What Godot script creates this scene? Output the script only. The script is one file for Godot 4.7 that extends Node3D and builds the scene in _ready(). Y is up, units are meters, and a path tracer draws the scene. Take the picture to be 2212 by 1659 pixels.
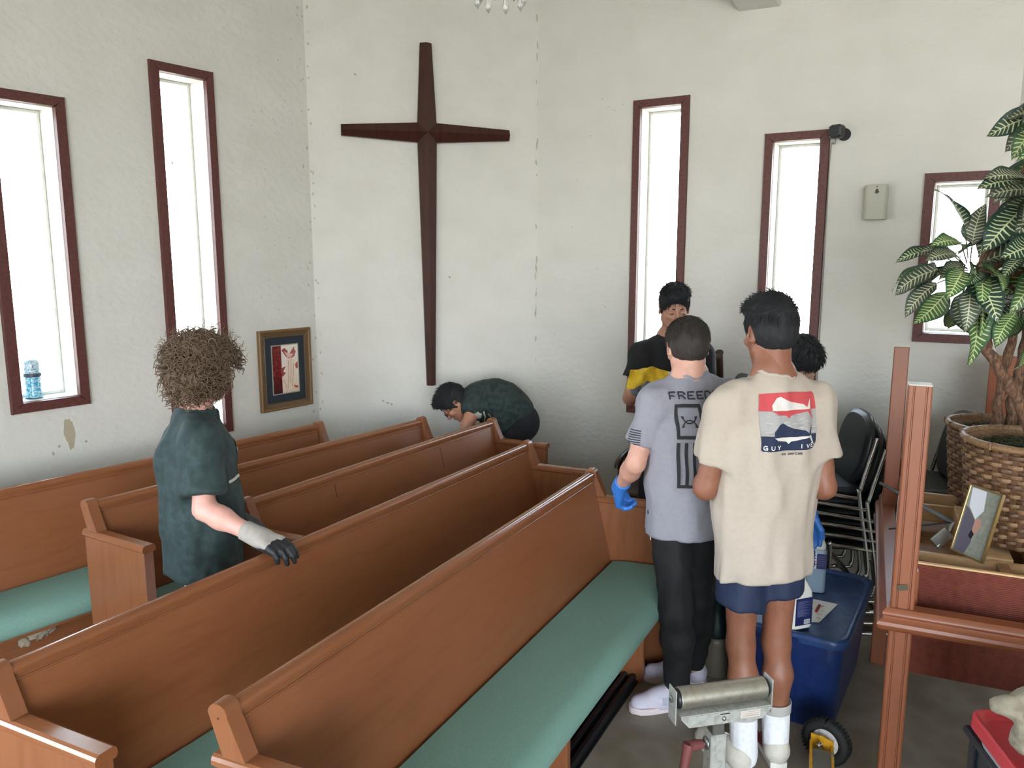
extends Node3D
# A church room with pews being cleared out. Units: metres, y up, camera looks along -z.

class Geo:
	var v := PackedVector3Array()
	var n := PackedVector3Array()
	var uv := PackedVector2Array()
	var c := PackedColorArray()
	var ix := PackedInt32Array()
	func vert(p: Vector3, nn: Vector3, t := Vector2.ZERO) -> int:
		v.append(p); n.append(nn); uv.append(t)
		return v.size() - 1
	func tri(a: Vector3, b: Vector3, d: Vector3) -> void:   # counter-clockwise seen from outside
		var nn := (b - a).cross(d - a).normalized()
		var i := vert(a, nn); vert(b, nn); vert(d, nn)
		ix.append_array(PackedInt32Array([i, i + 2, i + 1]))
	func quad(a: Vector3, b: Vector3, d: Vector3, e: Vector3) -> void:
		var nn := (d - a).cross(e - b).normalized()
		var i := vert(a, nn, Vector2(0, 1)); vert(b, nn, Vector2(1, 1)); vert(d, nn, Vector2(1, 0)); vert(e, nn, Vector2(0, 0))
		ix.append_array(PackedInt32Array([i, i + 2, i + 1, i, i + 3, i + 2]))
	func sheet(rows: Array, wrap := false, flip := false) -> void:   # rows of points, smooth normals
		var nr := rows.size()
		var nc: int = rows[0].size()
		var base := v.size()
		for i in nr:
			var r: PackedVector3Array = rows[i]
			var ra: PackedVector3Array = rows[maxi(i - 1, 0)]
			var rb: PackedVector3Array = rows[mini(i + 1, nr - 1)]
			for j in nc:
				var j0 := posmod(j - 1, nc) if wrap else maxi(j - 1, 0)
				var j1 := posmod(j + 1, nc) if wrap else mini(j + 1, nc - 1)
				var nn := (r[j1] - r[j0]).cross(rb[j] - ra[j])
				if nn.length_squared() < 1e-16:
					nn = (ra[j1] - ra[j0] + rb[j1] - rb[j0]).cross(rb[j] - ra[j])
				nn = nn.normalized()
				vert(r[j], -nn if flip else nn, Vector2(float(j) / (nc if wrap else nc - 1), float(i) / (nr - 1)))
		for i in nr - 1:
			for j in (nc if wrap else nc - 1):
				var a := base + i * nc + j
				var b := base + i * nc + (j + 1) % nc
				var d := a + nc
				var e := b + nc
				if flip:
					ix.append_array(PackedInt32Array([a, b, e, a, e, d]))
				else:
					ix.append_array(PackedInt32Array([a, e, b, a, d, e]))
	func fan(ring: PackedVector3Array, nn: Vector3) -> void:
		var m := Vector3.ZERO
		for p in ring: m += p
		m /= ring.size()
		var base := vert(m, nn)
		for p in ring: vert(p, nn)
		for j in ring.size():
			var a := base + 1 + j
			var b := base + 1 + (j + 1) % ring.size()
			var out := (ring[j] - m).cross(ring[(j + 1) % ring.size()] - m).dot(nn) > 0
			ix.append_array(PackedInt32Array([base, b, a] if out else [base, a, b]))
	func tube(pts: PackedVector3Array, rad, seg := 8, caps := true) -> void:
		var rows := []
		var nrm := Vector3.ZERO
		var dir := Vector3.ZERO
		var d0 := Vector3.ZERO
		for i in pts.size():
			dir = (pts[mini(i + 1, pts.size() - 1)] - pts[maxi(i - 1, 0)]).normalized()
			if i == 0:
				d0 = dir
				nrm = dir.cross(Vector3.UP if absf(dir.y) < 0.9 else Vector3.RIGHT).normalized()
			nrm = (nrm - dir * nrm.dot(dir)).normalized()
			var bi := dir.cross(nrm)
			var r: float = rad[i] if rad is Array or rad is PackedFloat32Array else rad
			var ring := PackedVector3Array()
			for k in seg:
				var t := TAU * k / seg
				ring.append(pts[i] + (nrm * cos(t) + bi * sin(t)) * r)
			rows.append(ring)
		sheet(rows, true)
		if caps:
			fan(rows[0], -d0)
			fan(rows[-1], dir)
	func lathe(prof: PackedVector2Array, seg := 24, xf := Transform3D(), caps := true) -> void:   # (radius, y), upwards
		var rows := []
		for q in prof:
			var ring := PackedVector3Array()
			for k in seg:
				var t := -TAU * k / seg
				ring.append(xf * Vector3(cos(t) * q.x, q.y, sin(t) * q.x))
			rows.append(ring)
		sheet(rows, true)
		if caps and prof[0].x > 0.0005: fan(rows[0], xf.basis * Vector3.DOWN)
		if caps and prof[-1].x > 0.0005: fan(rows[-1], xf.basis * Vector3.UP)
	func ext(prof: PackedVector2Array, xf: Transform3D, length: float, smooth := 40.0) -> void:   # counter-clockwise profile in xy pushed along z
		var m := prof.size()
		var en := []
		for i in m:
			var e := prof[(i + 1) % m] - prof[i]
			en.append(Vector2(e.y, -e.x).normalized())
		var co := cos(deg_to_rad(smooth))
		for i in m:
			var p: Vector2 = prof[i]
			var q: Vector2 = prof[(i + 1) % m]
			var na: Vector2 = en[i]
			var nb: Vector2 = en[i]
			if na.dot(en[posmod(i - 1, m)]) > co: na = (na + en[posmod(i - 1, m)]).normalized()
			if nb.dot(en[(i + 1) % m]) > co: nb = (nb + en[(i + 1) % m]).normalized()
			var n1 := xf.basis * Vector3(na.x, na.y, 0)
			var n2 := xf.basis * Vector3(nb.x, nb.y, 0)
			var a := vert(xf * Vector3(p.x, p.y, 0), n1)
			vert(xf * Vector3(q.x, q.y, 0), n2)
			vert(xf * Vector3(q.x, q.y, length), n2)
			vert(xf * Vector3(p.x, p.y, length), n1)
			ix.append_array(PackedInt32Array([a, a + 2, a + 1, a, a + 3, a + 2]))
		var ts := Geometry2D.triangulate_polygon(prof)
		for side in 2:
			var z := length if side else 0.0
			var nn := xf.basis * Vector3(0, 0, 1 if side else -1)
			var base := v.size()
			for p in prof: vert(xf * Vector3(p.x, p.y, z), nn)
			for k in range(0, ts.size(), 3):
				var a := ts[k]; var b := ts[k + 1]; var d := ts[k + 2]
				var ccw := (prof[b] - prof[a]).cross(prof[d] - prof[a]) > 0
				if ccw == (side == 1):
					ix.append_array(PackedInt32Array([base + a, base + d, base + b]))
				else:
					ix.append_array(PackedInt32Array([base + a, base + b, base + d]))
	func box(cen: Vector3, size: Vector3, ch := 0.0, bs := Basis()) -> void:   # chamfered box
		var h := size * 0.5
		ch = minf(ch, minf(h.x, minf(h.y, h.z)) * 0.9)
		var P := func(x: float, y: float, z: float) -> Vector3: return cen + bs * Vector3(x, y, z)
		var k := h - Vector3.ONE * ch
		for ax in 3:
			var b := (ax + 1) % 3
			var d := (ax + 2) % 3
			for s in [-1.0, 1.0]:
				var pts := []
				for q in [[-1, -1], [1, -1], [1, 1], [-1, 1]]:
					var w := Vector3.ZERO
					w[ax] = h[ax] * s; w[b] = k[b] * q[0]; w[d] = k[d] * q[1]
					pts.append(cen + bs * w)
				if s < 0: pts.reverse()
				quad(pts[0], pts[1], pts[2], pts[3])
		if ch <= 0.0: return
		for ax in 3:   # edges along ax
			var b := (ax + 1) % 3
			var d := (ax + 2) % 3
			for s1 in [-1.0, 1.0]:
				for s2 in [-1.0, 1.0]:
					var e := []
					for q in [[0, -1], [0, 1], [1, 1], [1, -1]]:
						var w := Vector3.ZERO
						w[ax] = k[ax] * q[1]
						w[b] = (h[b] if q[0] == 0 else k[b]) * s1
						w[d] = (k[d] if q[0] == 0 else h[d]) * s2
						e.append(cen + bs * w)
					var nn: Vector3 = (e[2] - e[0]).cross(e[3] - e[1])
					var o := Vector3.ZERO
					o[b] = s1; o[d] = s2
					if nn.dot(bs * o) < 0: e.reverse()
					quad(e[0], e[1], e[2], e[3])
		for sx in [-1.0, 1.0]:
			for sy in [-1.0, 1.0]:
				for sz in [-1.0, 1.0]:
					var a: Vector3 = P.call(h.x * sx, k.y * sy, k.z * sz)
					var b2: Vector3 = P.call(k.x * sx, h.y * sy, k.z * sz)
					var d2: Vector3 = P.call(k.x * sx, k.y * sy, h.z * sz)
					if sx * sy * sz > 0: tri(a, b2, d2)
					else: tri(a, d2, b2)
	func ball(cen: Vector3, r: Vector3, bs := Basis(), seg := 14) -> void:
		var rows := []
		var m := seg / 2 + 1
		for i in m + 1:
			var t := PI * i / m - PI / 2
			var ring := PackedVector3Array()
			for k in seg:
				var q := -TAU * k / seg
				ring.append(cen + bs * Vector3(cos(q) * cos(t) * r.x, sin(t) * r.y, sin(q) * cos(t) * r.z))
			rows.append(ring)
		sheet(rows, true)
	func mesh() -> ArrayMesh:
		var a := []
		a.resize(Mesh.ARRAY_MAX)
		a[Mesh.ARRAY_VERTEX] = v
		a[Mesh.ARRAY_NORMAL] = n
		a[Mesh.ARRAY_TEX_UV] = uv
		if c.size() == v.size(): a[Mesh.ARRAY_COLOR] = c
		a[Mesh.ARRAY_INDEX] = ix
		var m := ArrayMesh.new()
		m.add_surface_from_arrays(Mesh.PRIMITIVE_TRIANGLES, a)
		return m

# ---------------------------------------------------------------- helpers
var rng := RandomNumberGenerator.new()
var M := {}
var taken := {}

func V(x: float, y: float, z: float) -> Vector3: return Vector3(x, y, z)

func numbered(called: String) -> String:
	taken[called] = taken.get(called, -1) + 1
	return called if taken[called] == 0 else "%s_%03d" % [called, taken[called]]

func tag(o: Node, label: String, category: String, group := "") -> Node:
	o.set_meta("label", label); o.set_meta("category", category)
	if group: o.set_meta("group", group)
	return o

func thing(called: String, label: String, category: String, at := Vector3.ZERO, turn := 0.0, group := "") -> Node3D:
	var o := Node3D.new()
	o.name = numbered(called)
	add_child(o)
	o.position = at; o.rotation.y = turn
	tag(o, label, category, group)
	return o

func obj(called: String, g, m: Material, parent: Node = null) -> MeshInstance3D:
	var o := MeshInstance3D.new()
	o.mesh = g.mesh() if g is Geo else g
	o.material_override = m
	if parent:
		o.name = called
		parent.add_child(o, true)
	else:
		o.name = numbered(called)
		add_child(o)
	return o

func structure(called: String, g, m: Material, parent: Node = null) -> MeshInstance3D:
	var o := obj(called, g, m, parent)
	if not parent: o.set_meta("kind", "structure")
	return o

func bx(cen: Vector3, size: Vector3, ch := 0.0, bs := Basis()) -> Geo:
	var g := Geo.new(); g.box(cen, size, ch, bs)
	return g

func tb(pts: Array, r, seg := 8) -> Geo:
	var g := Geo.new(); g.tube(PackedVector3Array(pts), r, seg)
	return g

func curve(pts: Array, steps := 8) -> Array:   # Catmull-Rom through the points
	var out := []
	for i in pts.size() - 1:
		var p0: Vector3 = pts[maxi(i - 1, 0)]
		var p3: Vector3 = pts[mini(i + 2, pts.size() - 1)]
		for k in steps:
			out.append(pts[i].cubic_interpolate(pts[i + 1], p0, p3, float(k) / steps))
	out.append(pts[-1])
	return out

func mat(col: Color, rough := 0.6, metal := 0.0) -> StandardMaterial3D:
	var m := StandardMaterial3D.new()
	m.albedo_color = col
	m.roughness = rough
	m.metallic = metal
	return m

func hexc(r: int, g: int, b: int) -> Color: return Color8(r, g, b)

func noise_tex(freq: float, cols: Array, offs: Array, sd: int, oct := 4, size := 512, sharp := false, typ := FastNoiseLite.TYPE_SIMPLEX_SMOOTH) -> NoiseTexture2D:
	var t := NoiseTexture2D.new()
	var f := FastNoiseLite.new()
	f.noise_type = typ
	f.frequency = freq; f.seed = sd
	f.fractal_octaves = oct
	f.fractal_type = FastNoiseLite.FRACTAL_FBM if oct > 1 else FastNoiseLite.FRACTAL_NONE
	t.noise = f; t.width = size; t.height = size; t.seamless = true
	var gr := Gradient.new()
	gr.colors = PackedColorArray(cols)
	gr.offsets = PackedFloat32Array(offs)
	if sharp: gr.interpolation_mode = Gradient.GRADIENT_INTERPOLATE_CONSTANT
	t.color_ramp = gr
	return t

var bumps := {}
func bump_tex(freq: float, sd: int, strength: float, oct := 3, size := 512) -> NoiseTexture2D:
	var key := [freq, strength, oct]
	if bumps.has(key): return bumps[key]
	var t := NoiseTexture2D.new()
	var f := FastNoiseLite.new()
	f.frequency = freq; f.seed = sd; f.fractal_octaves = oct
	t.noise = f; t.width = size; t.height = size; t.seamless = true
	t.as_normal_map = true; t.bump_strength = strength
	bumps[key] = t
	return t

func tri_mat(tex: Texture2D, scl: Vector3, rough: float, world := false, bump: Texture2D = null, bs := 1.0) -> StandardMaterial3D:
	var m := mat(Color.WHITE, rough)
	m.albedo_texture = tex
	m.uv1_triplanar = true
	m.uv1_world_triplanar = world
	m.uv1_scale = scl
	if bump:
		m.normal_enabled = true
		m.normal_texture = bump
		m.normal_scale = bs
	return m

func wood_tex(dark: Color, mid: Color, light: Color, sd: int) -> NoiseTexture2D:
	return noise_tex(0.012, [dark, mid, light, mid, light], [0.0, 0.38, 0.52, 0.62, 1.0], sd, 5)

# ---------------------------------------------------------------- the place
const A := Vector3(-1.273, 0, -5.1)
const B := Vector3(0.175, 0, -5.434)
var walls := {}

func _ready() -> void:
	rng.seed = 7
	lights_and_camera()
	materials()
	room()
	pews()
	wall_things()
	people()
	right_side()
	small_things()
	plants()

func lights_and_camera() -> void:
	var cam := Camera3D.new()
	cam.name = "camera"
	add_child(cam)
	cam.position = V(0, 1.85, 0)
	cam.rotation_degrees = V(-9.14, 0, 0)
	cam.fov = 52.0
	cam.near = 0.05
	cam.far = 200.0
	cam.current = true
	var w := WorldEnvironment.new()
	w.name = "world_environment"
	add_child(w)
	var e := Environment.new()
	e.tonemap_mode = Environment.TONE_MAPPER_LINEAR
	e.tonemap_exposure = 1.0
	e.background_mode = Environment.BG_SKY
	var sky := Sky.new()
	var sm := ProceduralSkyMaterial.new()
	sm.sky_top_color = Color(0.72, 0.82, 0.92)
	sm.sky_horizon_color = Color(0.96, 0.97, 0.96)
	sm.ground_horizon_color = Color(0.80, 0.80, 0.77)
	sm.ground_bottom_color = Color(0.70, 0.70, 0.67)
	sm.sky_energy_multiplier = 1.0
	sm.energy_multiplier = 1.0
	sky.sky_material = sm
	e.sky = sky
	e.background_energy_multiplier = 22.0
	e.sdfgi_enabled = true
	e.ssao_enabled = true
	e.ssil_enabled = true
	w.environment = e

func materials() -> void:
	M.wall = tri_mat(noise_tex(0.006, [hexc(201, 198, 190), hexc(206, 203, 196), hexc(210, 207, 200)], [0.0, 0.5, 1.0], 3, 5), V(0.5, 0.5, 0.5), 0.85, true)
	M.wall.normal_enabled = true
	M.wall.normal_texture = bump_tex(0.05, 9, 3.0, 3)
	M.wall.normal_scale = 0.5
	M.wall.uv1_scale = V(0.8, 0.8, 0.8)
	M.ceil = mat(hexc(205, 204, 200), 0.9)
	M.floor = tri_mat(noise_tex(0.012, [hexc(130, 119, 104), hexc(146, 135, 119), hexc(156, 147, 133), hexc(142, 132, 117)], [0.0, 0.4, 0.62, 1.0], 21, 5), V(0.5, 0.5, 0.5), 0.45, true, bump_tex(0.03, 8, 1.0), 0.25)
	M.casing = tri_mat(noise_tex(0.02, [hexc(72, 34, 32), hexc(88, 46, 42), hexc(96, 52, 48)], [0.0, 0.5, 1.0], 4), V(4, 4, 4), 0.5)
	M.reveal = tri_mat(noise_tex(0.02, [hexc(196, 194, 187), hexc(207, 205, 199), hexc(211, 209, 203)], [0.0, 0.45, 1.0], 6), V(3, 3, 3), 0.6)
	var gl := mat(Color(0.95, 1.0, 1.0, 0.06), 0.05)
	gl.transparency = BaseMaterial3D.TRANSPARENCY_ALPHA
	M.pane = gl
	# one stained maple for every pew part; only the run of the grain differs
	var pw := wood_tex(hexc(122, 73, 45), hexc(131, 80, 50), hexc(135, 84, 53), 11)
	M.pew_x = tri_mat(pw, V(0.35, 3.0, 3.0), 0.3)
	M.pew_y = tri_mat(pw, V(3.0, 0.35, 3.0), 0.3)
	M.pew_rail = tri_mat(pw, V(0.35, 3.0, 3.0), 0.16)
	M.pew_z = tri_mat(pw, V(3.0, 3.0, 0.35), 0.2)
	M.groove = mat(hexc(66, 38, 22), 0.5)
	M.green = tri_mat(noise_tex(0.08, [hexc(108, 142, 131), hexc(114, 149, 138), hexc(119, 154, 143)], [0.0, 0.5, 1.0], 31, 3), V(2, 2, 2), 0.9, false, bump_tex(0.2, 33, 1.2), 0.4)
	M.cross = tri_mat(wood_tex(hexc(36, 16, 12), hexc(58, 28, 22), hexc(70, 36, 28), 15), V(5.0, 0.6, 5.0), 0.35)
	M.black = mat(hexc(22, 22, 24), 0.4)
	M.chrome = mat(hexc(200, 198, 192), 0.22, 1.0)
	M.steel = mat(hexc(150, 150, 146), 0.42, 1.0)
	M.white = mat(hexc(225, 225, 220), 0.5)

func wall_frame(name_: String, p: Vector3, q: Vector3) -> void:   # the room lies to the right hand of p -> q
	var u := (q - p).normalized()
	walls[name_] = {"o": p, "u": u, "n": u.cross(Vector3.UP), "len": (q - p).length()}

func on_wall(w: String, u: float, y: float, out := 0.0) -> Vector3:   # out = into the room
	var d: Dictionary = walls[w]
	return d.o + d.u * u + Vector3.UP * y + d.n * out

func wall_basis(w: String) -> Basis:   # x along the wall, y up, z into the room
	var d: Dictionary = walls[w]
	return Basis(d.u, Vector3.UP, d.n)

const WALL_H := 4.2
const WALL_T := 0.22

func make_wall(called: String, w: String, holes: Array) -> MeshInstance3D:   # holes: [u0, u1, y0, y1]
	var g := Geo.new()
	var bs := wall_basis(w)
	var ln: float = walls[w].len
	var us := [-0.1, ln + 0.1]
	for h in holes: us.append(h[0]); us.append(h[1])
	us.sort()
	for i in us.size() - 1:
		var a: float = us[i]; var b: float = us[i + 1]
		if b - a < 0.001: continue
		var mid := (a + b) / 2
		var segs := [[-0.1, WALL_H]]
		for h in holes:
			if mid > h[0] and mid < h[1]:
				segs = [[-0.1, h[2]], [h[3], WALL_H]]
		for s in segs:
			if s[1] - s[0] > 0.001:
				g.box(on_wall(w, mid, (s[0] + s[1]) / 2, -WALL_T / 2), V(b - a, s[1] - s[0], WALL_T), 0.0, bs)
	return structure(called, g, M.wall)

func make_window(called: String, w: String, u0: float, u1: float, y0: float, y1: float) -> Node3D:   # outer edges of the casing
	var root := Node3D.new()
	root.name = called
	root.set_meta("kind", "structure")
	add_child(root)
	root.transform = Transform3D(wall_basis(w), on_wall(w, (u0 + u1) / 2, y0))
	var W := u1 - u0
	var H := y1 - y0
	var cw := 0.052
	var prof := PackedVector2Array([Vector2(0, 0), Vector2(cw, 0), Vector2(cw, 0.018), Vector2(cw - 0.004, 0.022), Vector2(0.004, 0.022), Vector2(0, 0.018)])
	# mitred casing boards
	for s in 4:
		var g := Geo.new()
		var c := [V(-W / 2, 0, 0), V(W / 2, 0, 0), V(W / 2, H, 0), V(-W / 2, H, 0)]
		var p: Vector3 = c[s]; var q: Vector3 = c[(s + 1) % 4]
		var dir := (q - p).normalized()
		var inn := Vector3(0, 0, 1).cross(dir)
		var gap := 0.0006
		var a0 := p + dir * gap; var b0 := q - dir * gap
		var a1 := p + (dir + inn) * cw + dir * gap; var b1 := q + (-dir + inn) * cw - dir * gap
		var t := Vector3(0, 0, 0.022)
		var ch := 0.003
		var a0t := a0 + inn * ch + t; var b0t := b0 + inn * ch + t
		var a1t := a1 - inn * ch + t; var b1t := b1 - inn * ch + t
		g.quad(a0t, b0t, b1t, a1t)
		g.quad(a0, b0, b0t, a0t)
		g.quad(a1t, b1t, b1, a1)
		g.quad(a0, a0t, a1t, a1)
		g.quad(b0, b1, b1t, b0t)
		obj("casing_board", g, M.casing, root)
	# white reveal boards, the stop and the pane
	var iw := W - 2 * cw
	var dp := 0.16
	for s in [-1.0, 1.0]:
		obj("jamb", bx(V(s * (iw / 2 + 0.004), H / 2, -dp / 2 - 0.001), V(0.012, H - 2 * cw + 0.02, dp), 0.001), M.reveal, root)
		obj("pane_stop", bx(V(s * (iw / 2 - 0.010), H / 2, -dp + 0.02), V(0.016, H - 2 * cw - 0.004, 0.02), 0.003), M.reveal, root)
	obj("head_jamb", bx(V(0, H - cw + 0.004, -dp / 2 - 0.001), V(iw, 0.012, dp), 0.001), M.reveal, root)
	obj("sill", bx(V(0, cw - 0.004, -dp / 2 - 0.001), V(iw, 0.012, dp), 0.001), M.reveal, root)
	obj("pane_stop", bx(V(0, H - cw - 0.010, -dp + 0.02), V(iw - 0.037, 0.016, 0.02), 0.003), M.reveal, root)
	obj("pane_stop", bx(V(0, cw + 0.010, -dp + 0.02), V(iw - 0.037, 0.016, 0.02), 0.003), M.reveal, root)
	obj("glass_pane", bx(V(0, H / 2, -dp + 0.004), V(iw - 0.004, H - 2 * cw - 0.006, 0.005)), M.pane, root)
	return root

func added_entrance() -> void:   # unseen wide opening behind the camera, added to bring in daylight
	var root := Node3D.new()
	root.name = "added_door_1"
	root.set_meta("kind", "structure")
	add_child(root)
	root.transform = Transform3D(wall_basis("rear"), on_wall("rear", 0.35, 0.0, -0.1))
	var alu := mat(hexc(150, 148, 142), 0.4, 0.6)
	for i in 5:
		obj("mullion", bx(V(i * 1.25 + (0.03 if i == 0 else (-0.03 if i == 4 else 0.0)), 1.85, 0), V(0.06, 3.69, 0.09), 0.004), alu, root)
	for i in 4:
		for y in [2.60, 3.66]:
			obj("transom", bx(V(i * 1.25 + 0.625, y, 0), V(1.18, 0.06, 0.08), 0.004), alu, root)

func hole(a: Array) -> Array: return [a[0] + 0.044, a[1] - 0.044, a[2] + 0.044, a[3] - 0.044]

func room() -> void:
	var uR := Vector3(sin(deg_to_rad(120)), 0, -cos(deg_to_rad(120)))
	var uL := Vector3(sin(deg_to_rad(36)), 0, -cos(deg_to_rad(36)))
	var C := B + uR * 2.71
	var D := A - uL * 2.75
	var u165 := Vector3(sin(deg_to_rad(165)), 0, -cos(deg_to_rad(165)))
	var C2 := C + u165 * 3.2
	var u9 := Vector3(sin(deg_to_rad(-9)), 0, -cos(deg_to_rad(-9)))
	var E := D - u9 * 3.2
	var C3 := V(C2.x, 0, 6.0)
	var E3 := V(E.x, 0, 6.0)
	wall_frame("left", D, A)
	wall_frame("front", A, B)
	wall_frame("right", B, C)
	wall_frame("far_right", C, C2)
	wall_frame("right_rear", C2, C3)
	wall_frame("rear", C3, E3)
	wall_frame("left_rear", E3, E)
	wall_frame("far_left", E, D)
	var ll: float = walls.left.len
	var w1 := [ll - 1.83, ll - 1.468, 1.12, 2.60]
	var w2 := [ll - 1.03, ll - 0.66, 0.834, 2.858]
	var w0 := [ll - 2.64, ll - 2.28, 1.397, 2.287]
	var w4 := [0.673, 1.03, 0.843, 2.808]
	var w5 := [1.48, 1.833, 1.122, 2.55]
	var w6 := [2.315, 2.665, 1.397, 2.287]
	make_wall("wall_left", "left", [hole(w0), hole(w1), hole(w2)])
	make_wall("wall_front", "front", [])
	make_wall("wall_right", "right", [hole(w4), hole(w5), hole(w6)])
	make_wall("wall_far_right", "far_right", [])
	make_wall("wall_right_rear", "right_rear", [])
	# unseen openings behind and at the left, added and sized for their daylight
	make_wall("wall_rear", "rear", [[0.35, 5.35, 0.0, 3.7]])
	make_wall("wall_left_rear", "left_rear", [])
	var w7 := [0.70, 2.10, 0.60, 2.45]
	make_wall("wall_far_left", "far_left", [hole(w7)])
	make_window("added_window_7", "far_left", w7[0], w7[1], w7[2], w7[3])  # added window out of view, sized to brighten the pew end panels
	added_entrance()
	make_window("window_1", "left", w1[0], w1[1], w1[2], w1[3])
	make_window("window_2", "left", w2[0], w2[1], w2[2], w2[3])
	make_window("window_3", "right", w4[0], w4[1], w4[2], w4[3])
	make_window("window_4", "right", w5[0], w5[1], w5[2], w5[3])
	make_window("window_5", "right", w6[0], w6[1], w6[2], w6[3])
	make_window("window_6", "left", w0[0], w0[1], w0[2], w0[3])
	structure("floor", bx(V(0, -0.1, 0.5), V(9, 0.2, 15)), M.floor)
	structure("ceiling", bx(V(0, WALL_H + 0.1, 0.5), V(9, 0.2, 15)), M.ceil)

# ---------------------------------------------------------------- pews
func make_pew(at: Vector3, theta: float, ln: float, label: String, cracks := []) -> Node3D:
	# at: floor point below the rear top edge at the left end; x runs along the pew, z towards the sitter's knees
	var t := thing("church_pew", label, "pew", at, deg_to_rad(90 - theta), "wooden pews with green seats")
	var th := 0.024
	var yb := 0.40; var yt := 0.862
	var zb := 0.118; var zt := 0.006
	var lean := atan2(zb - zt, yt - yb)
	# back board, a slab leaning backwards
	var n := V(0, sin(lean), cos(lean))
	var g := Geo.new()
	var up := V(0, cos(lean), -sin(lean))
	var bs := Basis(Vector3.RIGHT, up, Vector3.RIGHT.cross(up))
	g.box(V(ln / 2, (yb + yt) / 2, (zb + zt) / 2), V(ln - 0.085, (yt - yb) / cos(lean), th), 0.002, bs)
	obj("backrest", g, M.pew_x, t)
	# narrow rounded top rail with a thin bead below
	var prof := PackedVector2Array()
	for i in 13:
		var a := PI * 1.16 * i / 12 - PI * 0.08
		prof.append(Vector2(cos(a) * 0.023, 0.870 + sin(a) * 0.020))
	prof.append(Vector2(-0.018, 0.856)); prof.append(Vector2(0.020, 0.856))
	g = Geo.new()
	g.ext(prof, Transform3D(Basis(V(0, 0, 1), V(0, 1, 0), V(-1, 0, 0)), V(ln - 0.042, 0, 0.004)), ln - 0.084)
	obj("top_rail", g, M.pew_rail, t)
	var bead_y := 0.846
	var bead_z := zb + (zt - zb) * (bead_y - yb) / (yt - yb) + th * 0.5
	g = Geo.new()
	g.tube(PackedVector3Array([V(0.043, bead_y, bead_z), V(ln - 0.043, bead_y, bead_z)]), 0.0035, 8)
	obj("bead", g, M.pew_rail, t)
	obj("lower_panel", bx(V(ln / 2, 0.23, 0.118), V(ln - 0.085, 0.34, 0.016), 0.002), M.pew_x, t)
	# seat board, cushion and supports
	obj("seat_board", bx(V(ln / 2, 0.402, 0.265), V(ln - 0.085, 0.02, 0.30), 0.003), M.pew_x, t)
	var cp := PackedVector2Array()
	for q in [[0.125, 0.415], [0.415, 0.410], [0.438, 0.416], [0.450, 0.432], [0.450, 0.464], [0.433, 0.490], [0.395, 0.500], [0.31, 0.503], [0.20, 0.498], [0.125, 0.490]]:
		cp.append(Vector2(q[0], q[1]))
	g = Geo.new()
	g.ext(cp, Transform3D(Basis(V(0, 0, 1), V(0, 1, 0), V(-1, 0, 0)), V(ln - 0.047, 0, 0)), ln - 0.094, 50)
	obj("seat_cushion", g, M.green, t)
	for x in [ln * 0.55, ln * 0.93]:
		obj("support_leg", bx(V(x, 0.196, 0.23), V(0.035, 0.392, 0.17), 0.004), M.pew_y, t)
	# end panels with arm caps and the raised posts
	for s in 2:
		var x0 := 0.0 if s == 0 else ln - 0.042
		var e := obj("end_panel", bx(V(0.021, 0.377, 0.178), V(0.044, 0.754, 0.376), 0.003), M.pew_y, t)
		e.position = V(x0, 0, 0)
		e.rotation.y = deg_to_rad(4.0)
		g = Geo.new()
		var cap := PackedVector2Array([Vector2(-0.023, 0.750), Vector2(0.023, 0.750), Vector2(0.028, 0.757), Vector2(0.028, 0.768), Vector2(0.024, 0.776), Vector2(0.017, 0.780), Vector2(-0.017, 0.780), Vector2(-0.024, 0.776), Vector2(-0.028, 0.768), Vector2(-0.028, 0.757)])
		g.ext(cap, Transform3D(Basis(), V(0.021, 0, -0.016)), 0.388, 20)
		obj("arm_cap", g, M.pew_z, e)
		var pp := PackedVector2Array()
		pp.append(Vector2(0.074, 0.779))
		for i in 9:
			var a := PI * i / 8 - 0.1
			pp.append(Vector2(0.004 + cos(a) * 0.027, 0.876 + sin(a) * 0.025))
		pp.append(Vector2(0.012, 0.779))
		g = Geo.new()
		g.ext(pp, Transform3D(Basis(V(0, 0, 1), V(0, 1, 0), V(-1, 0, 0)), V(0.042, 0, 0)), 0.042)
		obj("end_post", g, M.pew_y, e)
		obj("screw_hole", tb([V(-0.0006, 0.868, 0.006), V(0.002, 0.868, 0.006)], 0.0028, 8), M.groove, e)
	for c in cracks:
		obj("panel_joint", bx(V(c[0], 0.838 - c[1] / 2, 0.0245 + (c[1] / 2) * tan(lean)), V(0.004, c[1], 0.001), 0.0, Basis(Vector3.RIGHT, -lean)), M.groove, t)
	return t

func pew_from(left: Vector3, right: Vector3, extra_l: float, extra_r: float, label: String, cracks := []) -> Node3D:
	var d := right - left
	var u := d.normalized()
	var th := rad_to_deg(atan2(u.x, -u.z))
	return make_pew(V(left.x, 0, left.z) - u * extra_l, th, d.length() + extra_l + extra_r, label, cracks)

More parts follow.
